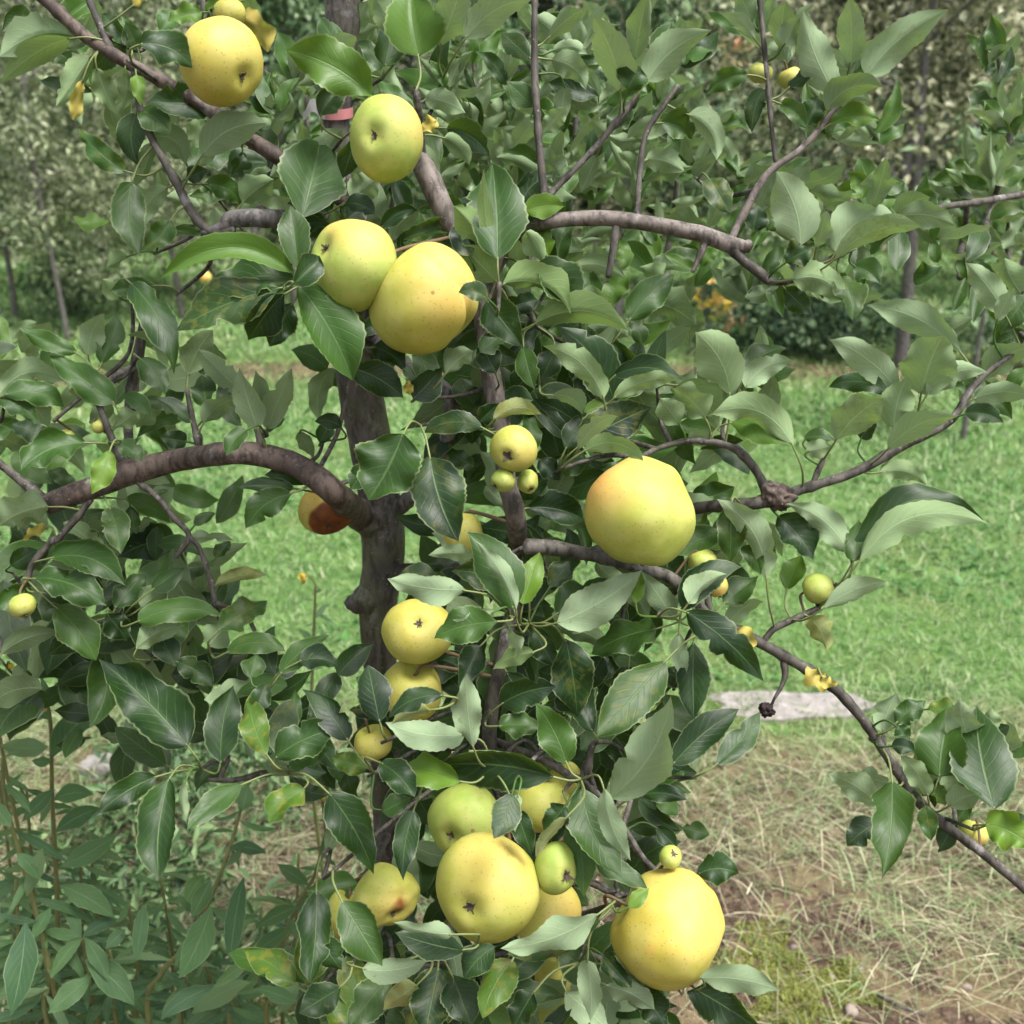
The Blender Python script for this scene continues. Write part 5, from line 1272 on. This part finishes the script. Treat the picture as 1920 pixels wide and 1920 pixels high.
# ================================================================== tall yellow flowered weeds, lower left
WRS = random.Random(3)
def weed(name, stem_pts, leaves, buds, label, group='flowering weeds at the foot of the tree', r0=0.0028, auto=0, auto_len=110):
    P = [at(x, y, Y) for x, y, Y in stem_pts]
    base = P[0].copy()
    if base[2] > 0.02:
        base = np.array([base[0] + 0.01, base[1] + 0.03, -0.01]); P = [base] + P
    root = empty(name, base)
    tag(root, label, 'weed', group)
    C = catmull(P, 6)
    V, F = tube(C, np.linspace(r0 * 1.2, r0 * 0.6, len(C)), 8, 0.08)
    mesh_obj('stem', V, F, M_WSTEM, root)
    L = list(leaves)
    n = len(C)
    for i in range(auto):
        f = 0.22 + 0.78 * i / max(1, auto - 1)
        q = C[min(n - 1, int(f * (n - 1)))]
        dq = q - CAM; dd = dq @ FWD; x = 960 + FPX * (dq @ RGT) / dd; y = 960 - FPX * (dq @ UPV) / dd
        a = i * 2.4 + WRS.uniform(-.4, .4)
        ll = auto_len * WRS.uniform(0.6, 1.15) * (1.1 - 0.6 * f)
        L.append((x, y, x + ll * math.cos(a), y + ll * (0.45 * math.sin(a) + WRS.uniform(-.25, .55)), ll * WRS.uniform(.13, .20), WRS.choice('tttu'), WRS.uniform(-.12, .12) * ll, q[1] + WRS.uniform(-.01, .01)))
    for (bx, by, tx, ty, w, sd, sag, Y) in L:
        V, F, UV, col, *_ = trace_leaf(bx, by, tx, ty, w * 0.78, sd, sag, WRS.choice('nnpd'), 0, 14, 2, WRS.uniform(.02, .08), WRS, Y, WRS.uniform(.15, .4), True)
        mesh_obj('leaf', V, F, M_WEED, root, attrs={'tint': np.tile(np.array(col), (len(V), 1))}, uv=UV)
    for (x, y, r, Y) in buds:
        c = at(x, y, Y); rr = 0.72 * r * depth_at(x, y, Y) / FPX
        Vs = []; Fs = []
        for q in range(5):                      # five crumpled petals
            a = q * 1.257 + WRS.uniform(-.2, .2); k0 = len(Vs)
            dr = RGT * math.cos(a) + UPV * math.sin(a) * .8 - FWD * .5; sd = nz(np.cross(dr, FWD))
            Vs += [c, c + dr * rr * .55 + sd * rr * .5, c + dr * rr * 1.1 + UPV * rr * .3, c + dr * rr * .55 - sd * rr * .5]
            Fs.append((k0, k0 + 1, k0 + 2, k0 + 3))
        k0 = len(Vs)
        Vb, Fb = tube(catmull([c + np.array([0, .004, -rr * 1.6]), c, c + np.array([0, -.002, rr * .8])], 4), [rr * .25, rr * .4, rr * .5, rr * .55, rr * .6, rr * .55, rr * .5, rr * .4, rr * .25], 8)
        Vs = np.vstack([np.array(Vs), Vb]); Fs += [tuple(i + k0 for i in f) for f in Fb]
        mesh_obj('flower', Vs, Fs, M_BUD, root)
        e = C[int(np.argmin(np.linalg.norm(C - c, axis=1)))]
        V, F = tube(catmull([e, 0.5 * (e + c) + np.array([0, 0, .006]), c], 4), np.full(9, 0.0009), 6)
        mesh_obj('flower_stalk', V, F, M_WSTEM, root)
weed('flowering_weed', [(112, 1915, .98), (108, 1700, .98), (98, 1500, .98), (95, 1360, .98), (78, 1270, .98)],
     [(98, 1420, 195, 1320, 62, 't', 10, .95), (90, 1400, 0, 1395, 46, 'u', 6, .95), (95, 1350, 40, 1300, 30, 't', 0, .96), (105, 1560, 190, 1515, 42, 't', 6, .95), (112, 1625, 220, 1560, 46, 't', -6, .95), (100, 1500, 175, 1490, 40, 't', 8, .96),
      (112, 1660, 215, 1720, 48, 't', 6, .94), (100, 1480, 40, 1540, 34, 't', 0, .96), (88, 1300, 180, 1340, 40, 't', 6, .96), (108, 1600, 230, 1610, 36, 'u', 8, .96)],
     [(80, 1322, 14, .95), (105, 1256, 15, .95)], 'tall weed with yellow flowers and long leaves near the left edge', auto=12, auto_len=150)
weed('flowering_weed', [(112, 1900, .92), (78, 1750, .92), (42, 1620, .92), (10, 1500, .92), (4, 1420, .92)],
     [(48, 1730, 22, 1905, 66, 't', 4, .88), (60, 1760, 95, 1700, 30, 't', 0, .9), (30, 1600, 75, 1650, 30, 't', 4, .9), (20, 1550, -20, 1500, 34, 't', 0, .9), (50, 1680, 80, 1590, 34, 'u', 0, .9)],
     [], 'leafy weed with bent stem in the bottom left corner', auto=14, auto_len=150)
weed('flowering_weed', [(185, 1925, .95), (170, 1850, .94), (155, 1760, .93)],
     [(155, 1758, 95, 1835, 30, 't', -6, .92), (155, 1756, 222, 1722, 28, 't', 4, .92), (158, 1758, 202, 1838, 34, 't', 4, .91), (152, 1756, 125, 1692, 26, 't', 0, .92), (152, 1757, 80, 1745, 26, 't', 0, .92), (160, 1800, 252, 1885, 58, 't', 8, .90), (170, 1830, 90, 1900, 48, 't', 0, .9)],
     [], 'star shaped weed rosette of narrow leaves at the lower left', auto=9, auto_len=140)
weed('flowering_weed', [(280, 1925, .93), (300, 1830, .92), (350, 1770, .92), (405, 1660, .93), (440, 1560, .95), (455, 1500, .96)],
     [(457, 1645, 432, 1806, 44, 't', -4, .89), (396, 1700, 335, 1835, 62, 't', 6, .88), (402, 1850, 300, 1912, 40, 't', -8, .87), (466, 1800, 400, 1852, 28, 't', 0, .88), (270, 1695, 256, 1802, 34, 't', 0, .9), (235, 1742, 198, 1778, 30, 't', 0, .9), (350, 1690, 385, 1640, 40, 't', 4, .9), (360, 1900, 470, 1840, 50, 'u', 6, .88), (455, 1520, 465, 1470, 36, 't', 0, .95), (395, 1650, 360, 1720, 40, 't', 0, .9), (430, 1590, 500, 1600, 30, 't', 6, .93)],
     [], 'broad leaved bluish weed left of the lower apple cluster', auto=16, auto_len=135)
weed('flowering_weed', [(500, 1925, 1.02), (540, 1740, 1.02), (590, 1640, 1.02), (610, 1560, 1.02)],
     [(560, 1700, 480, 1740, 34, 't', -4, .98), (580, 1660, 520, 1620, 34, 't', 0, .98), (600, 1600, 640, 1560, 30, 't', 0, .99), (545, 1740, 470, 1790, 36, 't', 0, .98)],
     [(605, 1490, 15, 1.0), (598, 1465, 11, 1.0)], 'slim weed with orange yellow flowers beside the trunk foot', auto=14, auto_len=100)
weed('flowering_weed', [(500, 1925, .90), (540, 1890, .90), (590, 1860, .89)], [(520, 1900, 560, 1840, 36, 'u', 0, .88), (560, 1880, 480, 1850, 34, 't', 0, .88)], [(592, 1868, 17, .86), (575, 1885, 12, .87)], 'low weed with one orange yellow flower at the bottom edge', auto=5, auto_len=70)
weed('spiked_weed', [(580, 1420, 1.45), (585, 1280, 1.45), (590, 1150, 1.45), (592, 1095, 1.45)],
     [(588, 1200, 560, 1180, 14, 't', 0, 1.44), (590, 1160, 615, 1130, 14, 't', 0, 1.44), (588, 1240, 630, 1220, 16, 't', 0, 1.44)], [(568, 1082, 13, 1.43)], 'thin weed with one pale yellow bud standing out against the lawn', auto=12, auto_len=60)
weed('spiked_weed', [(-10, 1330, 1.0), (40, 1275, 1.0), (90, 1262, 1.0)], [(20, 1290, 60, 1250, 14, 't', 0, 1.0)], [(112, 1252, 14, .99), (22, 1250, 9, .99)], 'yellow green sprig with a flower at the left edge', r0=.0018, auto=5, auto_len=50)

more = ((40, -10, 1400, 1.06, 'leafy weed stem behind the left edge flowers'), (190, 165, 1560, 1.04, 'leafy weed stem between the tall left weed and the hay'), (260, 240, 1690, 1.0, 'short leafy weed left of the bluish one'), (400, 380, 1790, 1.0, 'short leafy weed under the bluish one'),
        (60, 50, 1480, 1.02, 'dense narrow leaved weed close to the left edge'), (140, 150, 1590, 1.0, 'narrow leaved weed right of the tall flowering one'), (20, 30, 1650, .96, 'narrow leaved weed in the corner, lower than its neighbours'), (330, 300, 1640, 1.06, 'narrow leaved weed in front of the pale hay'),
        (470, 490, 1700, 1.06, 'narrow leaved weed left of the slim orange flowered one'), (220, 205, 1780, .95, 'narrow leaved weed beside the star shaped rosette'), (340, 350, 1830, .93, 'lowest narrow leaved weed at the bottom edge'), (90, 80, 1780, .92, 'bushy narrow leaved weed at the bottom left'),
        (430, 440, 1850, .93, 'narrow leaved weed at the bottom edge near the orange flower'), (530, 560, 1600, 1.12, 'thin narrow leaved weed just left of the trunk'))
for i, (x0, x1, yt, Y, lb) in enumerate(more):
    weed('flowering_weed', [(x0, 1925, Y), ((x0 + x1) / 2 + 8, (1925 + yt) / 2, Y), (x1, yt, Y)], [], [], lb, auto=int(20 + (1925 - yt) / 14), auto_len=150)
# low green weeds through the hay, lower left
n = 9000
X = RNG.uniform(-0.85, -0.10, n); Y = RNG.uniform(1.25, 2.1, n)
k = wob(X * 1.5, Y * 1.5, 2.5) + RNG.normal(0, .3, n) > -0.05
X, Y = X[k], Y[k]; n = len(X)
P = np.stack([X, Y, ground_z(X, Y) + 0.004 + 0.07 * RNG.uniform(0, 1, n) ** 2], 1)
cols = np.array([(0.10, 0.19, 0.07), (0.15, 0.25, 0.10), (0.22, 0.32, 0.14), (0.07, 0.14, 0.06)])[RNG.integers(0, 4, n)] * RNG.uniform(.7, 1.2, (n, 1))
V, F, C = leaf_cards(P, RNG.uniform(.015, .05, n), cols, aspect=.3)
tag(mesh_obj('ground_weeds', V, F, M_CROWN, attrs={'col': C}, smooth=False), 'low green weeds creeping through the hay on the left', 'weeds', kind='stuff')
